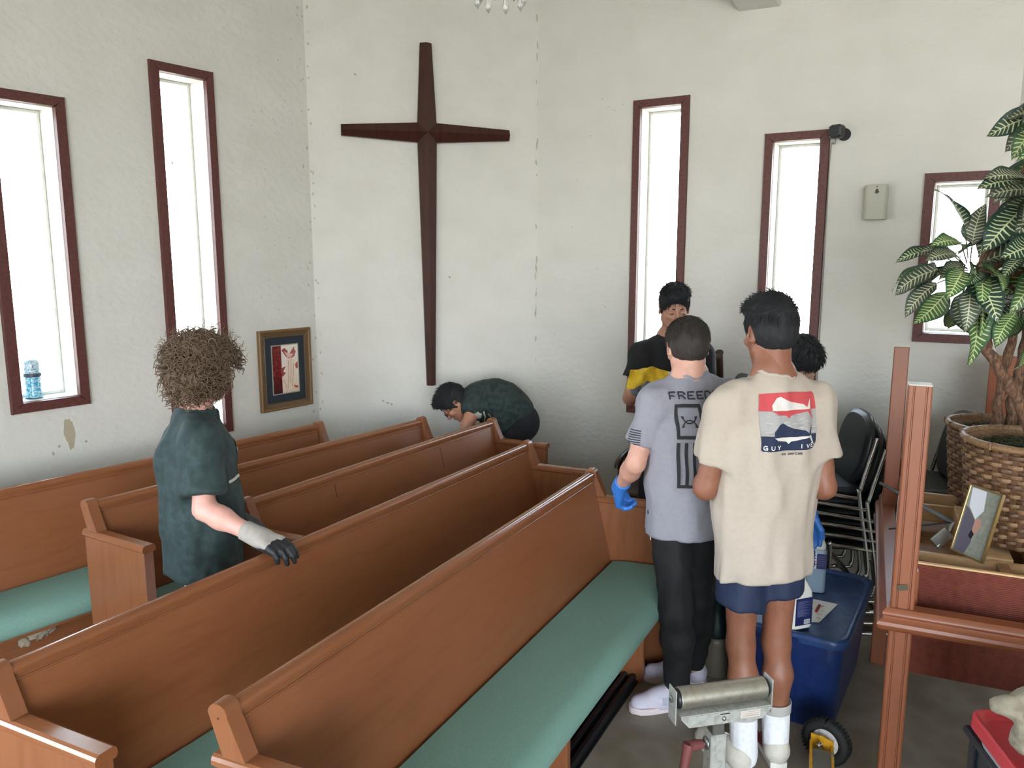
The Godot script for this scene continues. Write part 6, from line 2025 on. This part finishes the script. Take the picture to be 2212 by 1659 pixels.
# curly hair, seen from the side, glove on the pew
func person_curly() -> void:
	var root := thing("person", "curly brown haired person in a green camouflage t-shirt resting a gloved hand", "person", V(-1.145, 0, -2.79))
	var f := V(0.90, 0, -0.44).normalized()
	var R := f.cross(Vector3.UP)
	var s := 0.885
	var J := joints(f, s, {})
	J.N = V(0.0, 1.29, 0.0); J.H = V(0.03, 1.38, -0.01)
	J.sr = R * 0.145 + V(0.005, 1.215, 0.0); J.sl = R * -0.145 + V(0.0, 1.215, 0.0)
	J.er = V(0.095, 1.000, 0.205); J.wr = V(0.295, 0.935, 0.285)
	J.el = R * -0.19 + f * -0.02 + V(0, 0.96, 0); J.wl = R * -0.12 + f * 0.13 + V(0, 0.86, 0)
	var T := head_T(V(0.040, 1.455, -0.015), V(0.66, 0, -0.75).normalized(), 0.22)
	var sk := skin(hexc(206, 152, 138), 206)
	var L := torso_body(J, R, s)
	L += arm_body(J.sl, J.el, J.wl, s); L += arm_body(J.sr, J.er, J.wr, s * 1.08)
	L += leg_body(J.hl, J.kl, J.al, s, -f); L += leg_body(J.hr, J.kr, J.ar, s, -f)
	L.append(sb(J.al, J.al + f * 0.14 + V(0, -0.045, 0), 0.034, 0.03)); L.append(sb(J.ar, J.ar + f * 0.14 + V(0, -0.045, 0), 0.034, 0.03))
	var hd := head_prims(T, 0.93)
	hd.append(sb(T * V(0, -0.05, 0.022), J.N, 0.050, 0.058, 0.03))
	finish_body(root, L, hd, sk)
	face_bits(root, T, 0.93, M.hair_curly, 0.8)
	# hair: a soft mass covered with curls
	var hl := []
	var fd := T.basis * V(0, -0.35, -0.94)
	hl.append(el(T * V(0, 0.045, 0.020), V(0.094, 0.088, 0.106), T.basis, 0.03).cut(fd, T * V(0, 0.06, -0.075)))
	hl.append(el(T * V(0, -0.035, 0.055), V(0.088, 0.078, 0.074), T.basis, 0.03))
	var nz := FastNoiseLite.new(); nz.seed = 3; nz.frequency = 1.0
	var hair := part(root, "hair", hl, 0.006, M.hair_curly, {"n": nz, "a": 0.018, "s": V(38, 38, 38)})
	var g := Geo.new()
	var rr := RandomNumberGenerator.new(); rr.seed = 17
	var m := 0
	while m < 1500:
		var d := V(rr.randfn(), rr.randfn(), rr.randfn()).normalized()
		var cen := V(0, 0.03, 0.015)
		var p := cen + d * V(0.114, 0.112, 0.126)
		if m % 5 == 0: p = V(0, -0.055, 0.045) + d * V(0.092, 0.07, 0.078)
		if p.z < -0.045 and p.y < 0.055: continue
		if p.y < -0.125: continue
		m += 1
		var dir := (d * 0.8 + V(0, -0.75, 0.1 if p.z > 0 else -0.35) + V(rr.randfn(), rr.randfn(), rr.randfn()) * 0.35).normalized()
		var bb := frame(dir, d + V(0.01, 0.02, 0.03))
		var hr := rr.randf_range(0.007, 0.015)
		var ln := rr.randf_range(0.035, 0.065)
		var ph := rr.randf() * TAU
		var tw := rr.randf_range(1.2, 2.2) * (1.0 if rr.randf() > 0.5 else -1.0)
		var pts := PackedVector3Array()
		var rd := []
		for k in 13:
			var t := k / 12.0
			var a := ph + TAU * tw * t
			pts.append(T * (p - d * 0.022 + dir * ln * t + V(0, -0.012, 0) * t * t + (bb.x * cos(a) + bb.z * sin(a)) * hr * minf(1.0, t * 4.0)))
			rd.append(0.0036 * (1.0 - 0.7 * t))
		g.tube(pts, rd, 4, false)
	for q in 260:   # fine fly-away ends
		var d := V(rr.randfn(), rr.randfn(), rr.randfn()).normalized()
		var p := V(0, 0.03, 0.015) + d * V(0.122, 0.12, 0.135)
		if p.y < -0.06 or (p.z < -0.05 and p.y < 0.06): continue
		var pts := PackedVector3Array()
		var bb := frame(d, V(0.3, 0.5, 0.1))
		for k in 7: pts.append(T * (p + d * 0.030 * k / 6.0 + (bb.x * cos(k * 1.1 + q) + bb.z * sin(k * 1.1 + q)) * 0.006))
		g.tube(pts, 0.0007, 3, false)
	obj("curl_locks", g, M.hair_curly, hair).set_meta("kind", "stuff")
	var wr := {"n": fold, "a": 0.013, "s": V(9, 4, 9)}
	var sp := shirt_prims(J, R, s, V(0, 0.705, 0), V(0, -1, 0), 1.13, 0.78, 0.074, 0.092, 0.80)
	wr.cut = plane_cut(V(0, -1, 0), V(0, 0.705, 0))
	M.camo2 = tri_mat(noise_tex(0.018, [hexc(28, 43, 43), hexc(34, 51, 51), hexc(41, 59, 59)], [0.0, 0.42, 0.58], 253, 3, 512, true), V(2.2, 2.2, 2.2), 0.8, false, bump_tex(0.35, 254, 1.2, 2, 256), 0.4)
	part(root, "t_shirt", sp, 0.011, M.camo2, wr)
	collar(root, sp, J.N, R, f, 0.070, 0.066, M.camo2, wr)
	# chest print
	var im := Image.create(128, 160, true, Image.FORMAT_RGBA8)
	im.fill(Color(0, 0, 0, 0))
	var pl := hexc(196, 192, 180)
	fill_poly(im, [[0.62, 0.06], [0.82, 0.02], [0.98, 0.12], [0.92, 0.26], [0.98, 0.40], [0.74, 0.44], [0.66, 0.30], [0.56, 0.20]], pl)
	fill_poly(im, [[0.72, 0.10], [0.84, 0.08], [0.86, 0.20], [0.74, 0.24]], hexc(40, 60, 62))
	stroke(im, [[0.62, 0.64], [0.80, 0.62], [0.84, 0.54], [0.99, 0.50]], 0.05, pl)
	stroke(im, [[0.78, 0.84], [0.98, 0.82]], 0.05, hexc(150, 148, 140))
	stroke(im, [[0.02, 0.64], [0.45, 0.64]], 0.05, pl)
	im.generate_mipmaps()
	var pm := img_mat(im, 0.85)
	pm.transparency = BaseMaterial3D.TRANSPARENCY_ALPHA_SCISSOR
	pm.alpha_scissor_threshold = 0.5
	obj("shirt_print", drape(sp, V(0, 1.09, 0) + f * 0.35 + R * 0.035, -R, V(0, 1, 0), 0.20, 0.22, -f, 20, 20, 0.003, wr), pm, root)
	# shorts and legs
	var wh := tri_mat(noise_tex(0.03, [hexc(150, 146, 158), hexc(214, 210, 222), hexc(226, 222, 232)], [0.0, 0.34, 1.0], 255, 3), V(4, 4, 4), 0.85)
	var sl := [sb(J.hl + V(0, 0.03, 0), J.hr + V(0, 0.03, 0), 0.080, 0.080, 0.05)]
	for q in [[J.hl, J.kl], [J.hr, J.kr]]: sl.append(sb(q[0], q[1], 0.080, 0.082, 0.03).cut(Vector3.DOWN, V(0, 0.44, 0)))
	part(root, "shorts", sl, 0.012, wh, {"n": fold, "a": 0.005, "s": V(12, 6, 12)})
	shoe(root, J.al + V(0, -0.085, 0) - f * 0.06, f, 1.0, M.white, M.white, null)
	shoe(root, J.ar + V(0, -0.085, 0) - f * 0.06, f, 1.0, M.white, M.white, null)
	# right glove, grey knit with black dipped palm, over the rail of the pew
	var kn := cloth(hexc(156, 148, 140), hexc(138, 130, 122), 234, 0.95)
	var rub := mat(hexc(24, 24, 28), 0.6)
	var hd_ := V(0.80, -0.16, 0.42).normalized()
	var Th := Transform3D(frame(hd_, V(-0.05, -0.95, -0.22)), J.wr)
	var cur := [[0.15, 0.55, 0.5], [0.15, 0.60, 0.5], [0.2, 0.65, 0.5], [0.25, 0.65, 0.5]]
	var gl := hand_prims(Th, 1.0, cur, [[0.030, 0.040, 0.020], [0.036, 0.066, 0.036], [0.032, 0.088, 0.050]], 1.0, 1.14)
	var back := gl.slice(0, 2)
	for i in 4: back.append(gl[1 + i * 4])
	var ad: Vector3 = (J.wr - J.er).normalized()
	back.append(sb(J.wr - ad * 0.09, J.wr + ad * 0.02, 0.035, 0.032, 0.02).cut(-ad, J.wr - ad * 0.05))
	part(root, "glove", back, 0.004, kn)
	var fg := []
	for i in 4:
		for k in 3: fg.append(gl[2 + i * 4 + k])
	fg += gl.slice(17, 20)
	fg.append(sb(Th * V(-0.012, 0.01, 0.016), Th * V(-0.010, 0.080, 0.014), 0.020, 0.022, 0.02))
	fg.append(sb(Th * V(0.014, 0.01, 0.016), Th * V(0.016, 0.080, 0.014), 0.020, 0.022, 0.02))
	part(root, "glove_grip", fg, 0.004, rub)
	var ld: Vector3 = (J.wl - J.el).normalized()
	gl = hand_prims(Transform3D(frame(ld, Vector3.DOWN), J.wl), 1.0, cur, [[0.03, 0.05, 0.02], [0.03, 0.08, 0.03], [0.02, 0.09, 0.04]], 1.0, 1.14)
	part(root, "glove", gl, 0.009, rub)

# ---------------------------------------------------------------- small things
func small_things() -> void:
	# bars lying under the near pew
	var th := deg_to_rad(27.48)
	var p := V(sin(th), 0, -cos(th)); var q := V(cos(th), 0, sin(th))
	var o := V(-0.64, 0, -1.56)
	for k in 4:
		var g := Geo.new()
		var bs := Basis(p, Vector3.UP, q)
		g.box(o + p * 1.20 + q * (0.155 + k * 0.040) + V(0, 0.020, 0), V(2.06, 0.036, 0.022), 0.004, bs)
		g.box(o + p * 1.20 + q * (0.170 + k * 0.040) + V(0, 0.005, 0), V(2.06, 0.006, 0.018), 0.001, bs)
		tag(obj("metal_rail", g, M.black), "black metal rail under the pew facing open floor, %s" % ["furthest under the seat", "second from the backrest", "second from the open floor", "nearest the open floor"][k], "rail", "rails under the pew")
	# water bottle on the sill
	var ll: float = walls.left.len
	var wb := thing("water_bottle", "clear bottle with blue patterned wrap standing on the window sill", "bottle", on_wall("left", ll - 1.69, 1.179, -0.075))
	var g := Geo.new()
	var blue := tri_mat(noise_tex(0.03, [hexc(66, 150, 196), hexc(120, 196, 214), hexc(200, 226, 226), hexc(70, 110, 170)], [0.0, 0.42, 0.55, 0.75], 91, 3, 256, true), V(7, 7, 7), 0.2)
	g.lathe(PackedVector2Array([Vector2(0.040, 0), Vector2(0.042, 0.004), Vector2(0.034, 0.014), Vector2(0.034, 0.098), Vector2(0.036, 0.10)]), 24)
	obj("body", g, blue, wb)
	g = Geo.new(); g.lathe(PackedVector2Array([Vector2(0.036, 0.10), Vector2(0.039, 0.102), Vector2(0.039, 0.116), Vector2(0.036, 0.118)]), 24)
	obj("band", g, mat(hexc(58, 66, 84), 0.4), wb)
	g = Geo.new(); g.lathe(PackedVector2Array([Vector2(0.033, 0.118), Vector2(0.034, 0.16), Vector2(0.031, 0.176), Vector2(0.018, 0.184)]), 24)
	obj("cup", g, tri_mat(noise_tex(0.03, [hexc(96, 176, 206), hexc(206, 220, 220), hexc(90, 104, 150)], [0.0, 0.34, 0.66], 92, 3, 256, true), V(7, 7, 7), 0.2), wb)
	obj("tab", bx(V(-0.034, 0.166, 0), V(0.014, 0.018, 0.012), 0.004), mat(hexc(90, 190, 214), 0.3), wb)
	# jar on the other sill
	var jr := thing("glass_jar", "small glass jar standing on the sill behind the dark hair", "jar", on_wall("right", 1.765, 1.181, -0.06))
	g = Geo.new(); g.lathe(PackedVector2Array([Vector2(0.022, 0), Vector2(0.024, 0.004), Vector2(0.024, 0.045), Vector2(0.018, 0.052)]), 20)
	obj("body", g, mat(hexc(170, 186, 186), 0.2), jr)
	g = Geo.new(); g.lathe(PackedVector2Array([Vector2(0.020, 0.052), Vector2(0.020, 0.064), Vector2(0.018, 0.066)]), 20)
	obj("lid", g, M.steel, jr)
	# dark carved chair against the right wall
	var c := thing("carved_chair", "dark carved wooden chair whose curved back post shows between the people", "chair", on_wall("right", 1.06, 0, 0.30))
	c.basis = wall_basis("right")
	var dk := tri_mat(wood_tex(hexc(34, 20, 16), hexc(58, 38, 32), hexc(70, 48, 40), 93), V(4, 0.6, 4), 0.35)
	for s in [-1.0, 1.0]:
		var x: float = s * 0.235
		var pts := curve([V(x, 0, -0.20), V(x, 0.42, -0.19), V(x, 0.85, -0.215), V(x, 1.08, -0.235), V(x, 1.20, -0.215), V(x, 1.255, -0.20), V(x - s * 0.004, 1.29, -0.215)], 6)
		var gg := Geo.new()
		for ps in 1:
			gg.tube(PackedVector3Array(pts), 0.022, 8)
		gg.ball(V(x - s * 0.004, 1.285, -0.212), V(0.026, 0.018, 0.026))
		obj("back_post", gg, dk, c)
		obj("leg", tb([V(x, 0, 0.22), V(x, 0.42, 0.20)], 0.02, 8), dk, c)
		obj("armrest", tb(curve([V(x, 0.66, -0.20), V(x, 0.67, 0.0), V(x, 0.65, 0.18), V(x, 0.60, 0.22)], 4), 0.02, 8), dk, c)
		obj("arm_support", tb([V(x, 0.42, 0.18), V(x, 0.65, 0.17)], 0.016, 8), dk, c)
	obj("seat", bx(V(0, 0.44, 0), V(0.50, 0.05, 0.46), 0.01), dk, c)
	obj("back_panel", bx(V(0, 0.76, -0.205), V(0.44, 0.46, 0.02), 0.004), dk, c)
	tag(obj("wooden_panel", bx(V(2.43, 0.69, -3.74), V(0.24, 1.38, 0.03), 0.004, Basis(V(0, 1, 0), -0.6)), M.cab), "tall brown wooden panel standing behind the three trunk plant", "sheet")  # plain panel standing in for a brown wooden thing left unidentified
	# paint spots on the concrete
	rng.seed = 5
	for k in 26:
		var pl := blob(Vector2(rng.randf_range(0.55, 1.0), rng.randf_range(-3.5, -2.25)), rng.randf_range(0.006, 0.022), rng.randf_range(0.004, 0.010), 10, 0.5, k)
		var gs := Geo.new()
		var ring := PackedVector3Array(); var low := PackedVector3Array()
		for pt in pl: ring.append(V(pt.x, 0.0012, pt.y)); low.append(V(pt.x, 0.0, pt.y))
		gs.fan(ring, Vector3.UP)
		obj("paint_spot", gs, M.mark if M.has("mark") else spot_mat(), get_node("floor"))

func spot_mat() -> Material:
	M.mark = mat(hexc(150, 146, 138), 0.8)
	return M.mark

# ---------------------------------------------------------------- plants in woven baskets
func leaf_mesh(w: float, ln: float, droop: float, cup: float) -> Geo:   # grows along +y from the origin, face towards +z
	var rows := []
	for i in 11:
		var t := i / 10.0
		var hw := w * 0.5 * pow(sin(PI * pow(t, 0.72)), 0.85) if i < 10 else 0.0008
		if i == 0: hw = 0.003
		var row := PackedVector3Array()
		var a := droop * t
		var cy := sin(a) / droop * ln if droop > 0.01 else t * ln
		var cz := -(1.0 - cos(a)) / droop * ln if droop > 0.01 else 0.0
		for j in 7:
			var u := j / 3.0 - 1.0
			row.append(V(u * hw, cy, cz + cup * hw * absf(u) * absf(u) + 0.006 * sin(t * 9.0 + u * 2.0) * absf(u)))
		rows.append(row)
	var g := Geo.new()
	g.sheet(rows)
	return g

func leaf_tex(base: Color, edge: Color, vein: Color) -> Image:
	var im := Image.create(128, 256, false, Image.FORMAT_RGB8)
	for y in 256:
		for x in 128:
			var u := (x + 0.5) / 64.0 - 1.0
			var v := (y + 0.5) / 256.0
			var au := absf(u)
			var col := base.lerp(edge, smoothstep(0.45, 0.95, au))
			var ph := fposmod(v * 13.0 - au * 1.5 + 0.10 * sin(v * 20.0 + u * 3.0), 1.0)
			var width := lerpf(0.19, 0.08, au)
			var on := 1.0 - smoothstep(width * 0.7, width * 1.3, absf(ph - 0.5))
			on *= 1.0 - smoothstep(0.72, 0.86, au)
			on = maxf(on, 1.0 - smoothstep(0.035, 0.07, au))
			im.set_pixel(x, y, col.lerp(vein, on * 0.95))
	return im

func basket(root: Node3D, r0: float, r1: float, h: float) -> void:
	var b := Node3D.new()
	b.name = "basket"
	root.add_child(b)
	var straw := [tri_mat(noise_tex(0.03, [hexc(72, 48, 30), hexc(112, 80, 52), hexc(136, 102, 70)], [0.0, 0.5, 1.0], 101), V(6, 6, 6), 0.55), tri_mat(noise_tex(0.03, [hexc(56, 36, 24), hexc(92, 62, 40), hexc(120, 86, 58)], [0.0, 0.5, 1.0], 102), V(6, 6, 6), 0.55), tri_mat(noise_tex(0.03, [hexc(90, 64, 42), hexc(130, 98, 66), hexc(150, 120, 86)], [0.0, 0.5, 1.0], 103), V(6, 6, 6), 0.55)]
	var g := Geo.new()
	g.lathe(PackedVector2Array([Vector2(r0 - 0.012, 0.0), Vector2(r1 - 0.014, h - 0.004), Vector2(r1 - 0.018, h - 0.004), Vector2(r1 - 0.030, h - 0.05), Vector2(0.0, h - 0.05)]), 48, Transform3D(), false)
	obj("liner", g, straw[0], b)
	var ns := 40
	for i in ns:   # upright staves
		var a := TAU * i / ns
		var d := V(cos(a), 0, sin(a))
		g = Geo.new()
		var c0 := d * (r0 - 0.004); var c1 := d * (r1 - 0.004) + V(0, h, 0)
		var up := (c1 - c0).normalized()
		g.box((c0 + c1) / 2, V(0.020, (c1 - c0).length(), 0.004), 0.001, Basis(up.cross(d).normalized(), up, up.cross(d).normalized().cross(up)))
		obj("stave", g, straw[1], b)
	var rowsn := int(h / 0.0175)
	for k in rowsn:   # woven strands, over one and under one
		var y := (k + 0.5) / rowsn * (h - 0.02)
		var rr := lerpf(r0, r1, y / h)
		var rows := [PackedVector3Array(), PackedVector3Array(), PackedVector3Array(), PackedVector3Array()]
		var hh := 0.0076
		for i in ns * 4:
			var a := TAU * i / (ns * 4)
			var wv := cos(a * ns * 0.5 + (PI if k % 2 else 0.0)) * 0.0062
			var rd := rr + wv
			var d := V(cos(-a), 0, sin(-a))
			rows[0].append(d * (rd - 0.002) + V(0, y - hh, 0))
			rows[1].append(d * (rd + 0.0015) + V(0, y - hh * 0.6, 0))
			rows[2].append(d * (rd + 0.0015) + V(0, y + hh * 0.6, 0))
			rows[3].append(d * (rd - 0.002) + V(0, y + hh, 0))
		g = Geo.new()
		g.sheet(rows, true)
		obj("woven_strand", g, straw[(k * 7) % 3], b)
	g = Geo.new()
	g.lathe(PackedVector2Array([Vector2(r1 - 0.010, h - 0.012), Vector2(r1 + 0.008, h - 0.012), Vector2(r1 + 0.011, h - 0.002), Vector2(r1 + 0.008, h + 0.010), Vector2(r1 - 0.006, h + 0.012), Vector2(r1 - 0.012, h + 0.004), Vector2(r1 - 0.010, h - 0.012)]), 48, Transform3D(), false)
	obj("rim", g, straw[2], b)
	for i in 12:
		var a := TAU * i / 12 + 0.1
		var d := V(cos(a), 0, sin(a))
		var bs := Basis(d.cross(Vector3.UP), Vector3.UP, -d)
		obj("rim_binding", bx(d * (r1 + 0.001) + V(0, h, 0), V(0.008, 0.027, 0.029), 0.003, bs), straw[0], b)
	# dry moss
	g = Geo.new()
	var rg := RandomNumberGenerator.new(); rg.seed = 8
	for i in 1500:
		var a := rg.randf() * TAU; var rd := sqrt(rg.randf()) * (r1 - 0.03)
		var p := V(cos(a) * rd, h - 0.045 + 0.03 * (1.0 - rd / r1), sin(a) * rd)
		var d := V(rg.randfn(), absf(rg.randfn()) * 0.4, rg.randfn()).normalized()
		var e := V(rg.randfn(), -0.2, rg.randfn()).normalized()
		g.tube(PackedVector3Array([p, p + d * 0.018 + V(0, 0.006, 0), p + d * 0.03 + e * 0.018]), 0.0012, 3, false)
	obj("moss", g, mat(hexc(74, 76, 52), 0.95), b).set_meta("kind", "stuff")
	g = Geo.new(); g.lathe(PackedVector2Array([Vector2(r1 - 0.02, h - 0.06), Vector2(r1 - 0.03, h - 0.045), Vector2(0, h - 0.02)]), 32, Transform3D(), false)
	obj("moss_bed", g, mat(hexc(74, 76, 52), 0.95), b)

func plants() -> void:
	var lm := []
	for q in [[hexc(38, 60, 48), hexc(30, 52, 42), hexc(196, 202, 154)], [hexc(66, 72, 62), hexc(50, 64, 54), hexc(192, 194, 156)], [hexc(70, 98, 56), hexc(46, 78, 46), hexc(196, 206, 146)]]:
		var m := img_mat(leaf_tex(q[0], q[1], q[2]), 0.5)
		m.backlight_enabled = true
		m.backlight = Color(0.10, 0.14, 0.06)
		m.cull_mode = BaseMaterial3D.CULL_DISABLED
		lm.append(m)
	var meshes := []
	for q in [[0.094, 0.180, 0.8, 0.25], [0.084, 0.160, 1.2, 0.2], [0.104, 0.200, 0.6, 0.3], [0.074, 0.14, 1.0, 0.35]]: meshes.append(leaf_mesh(q[0], q[1], q[2], q[3]).mesh())
	var bark := tri_mat(noise_tex(0.04, [hexc(44, 30, 22), hexc(86, 60, 44), hexc(130, 96, 72), hexc(70, 48, 36)], [0.0, 0.45, 0.62, 1.0], 111, 5), V(4, 1.2, 4), 0.85, false, bump_tex(0.04, 112, 6.0, 4, 256), 0.8)
	var twig := mat(hexc(60, 66, 40), 0.7)
	var specs := [
		{"at": V(1.855, 0.845, -2.74), "label": "striped leaf plant with one bent trunk in a woven basket", "h": 0.36, "r": [0.178, 0.215],
			"trunks": [[V(0.02, 0.33, 0), V(-0.07, 0.50, 0.02), V(-0.19, 0.66, 0.03), V(-0.235, 0.80, 0.02), V(-0.27, 0.95, 0.0)]],
			"tips": [[V(-0.28, 0.96, 0), 0.30, 30, V(-0.55, 0.0, 0.35)], [V(-0.08, 1.20, 0.05), 0.30, 26, V(-0.2, 0.2, 0.5)], [V(-0.07, 1.02, 0.09), 0.28, 24, V(0.0, 0.0, 0.9)], [V(0.08, 1.10, 0.08), 0.30, 22, V(0.0, 0.1, 0.7)], [V(-0.09, 0.84, 0.05), 0.22, 14, V(0.2, -0.4, 0.8)], [V(0.0, 1.36, 0.02), 0.24, 20, V(-0.4, 0.2, 0.5)], [V(0.06, 0.90, 0.10), 0.24, 14, V(0.1, -0.3, 0.8)], [V(-0.04, 1.48, 0.02), 0.2, 10, V(-0.5, 0.3, 0.3)]]},
		{"at": V(2.06, 0.786, -3.22), "label": "striped leaf plant with three straight trunks in a woven basket", "h": 0.37, "r": [0.175, 0.21],
			"trunks": [[V(-0.06, 0.33, 0.02), V(-0.045, 0.55, 0.02), V(-0.01, 0.80, 0.01), V(0.0, 1.0, 0)], [V(-0.01, 0.33, 0.03), V(0.02, 0.56, 0.02), V(0.05, 0.82, 0.0), V(0.06, 1.0, 0)], [V(0.07, 0.33, 0.0), V(0.08, 0.58, 0.0), V(0.10, 0.84, 0.0), V(0.10, 1.0, 0)]],
			"tips": [[V(0.0, 1.0, 0.02), 0.24, 14, V(-0.1, 0.1, 0.4)], [V(0.06, 1.14, 0.0), 0.26, 16, V(0.0, 0.3, 0.4)], [V(0.12, 0.98, 0.04), 0.24, 12, V(0.2, 0.1, 0.5)]]}]
	var rg := RandomNumberGenerator.new(); rg.seed = 4
	for sp in specs:
		var t := thing("potted_plant", sp.label, "plant", sp.at, 0.0, "striped leaf plants in woven baskets")
		basket(t, sp.r[0], sp.r[1], sp.h)
		for tk in sp.trunks:
			var pts := curve(tk, 6)
			var rd := []
			for i in pts.size():
				pts[i] += V(rg.randfn(), 0, rg.randfn()) * 0.004
				rd.append(lerpf(0.021, 0.014, float(i) / pts.size()) * rg.randf_range(0.9, 1.12))
			var g := Geo.new(); g.tube(PackedVector3Array(pts), rd, 10)
			obj("trunk", g, bark, t)
		var top: Vector3 = sp.trunks[0][-1]
		for tp in sp.tips:
			var c: Vector3 = tp[0]
			if c.distance_to(top) > 0.02:
				obj("branch", tb(curve([top - V(0, 0.05, 0), top.lerp(c, 0.5) + V(0, 0.03, 0), c], 5), [0.012, 0.011, 0.010, 0.009, 0.009, 0.008, 0.008, 0.007, 0.006, 0.005, 0.004], 7), bark, t)
			for k in tp[2]:
				var d: Vector3 = (V(rg.randfn(), rg.randfn() * 0.7, rg.randfn()) + tp[3]).normalized()
				var rad: float = tp[1] * rg.randf_range(0.12, 0.62)
				var base: Vector3 = c + d * rad * 0.8
				obj("leaf_stalk", tb([c + d * rad * 0.25, base], 0.0022, 5), twig, t)
				var face: Vector3 = (V(rg.randfn() * 0.35, 0.75, 0.55 + rg.randfn() * 0.3) + d * 0.2)
				var ld: Vector3 = (d + V(0, -0.25, 0)).normalized()
				var o := MeshInstance3D.new()
				o.name = "leaf"
				o.mesh = meshes[rg.randi() % 4]
				o.material_override = lm[[0, 0, 1, 1, 2][rg.randi() % 5]]
				t.add_child(o, true)
				o.transform = Transform3D(frame(ld, face).scaled(Vector3.ONE * rg.randf_range(0.8, 1.15)), base)
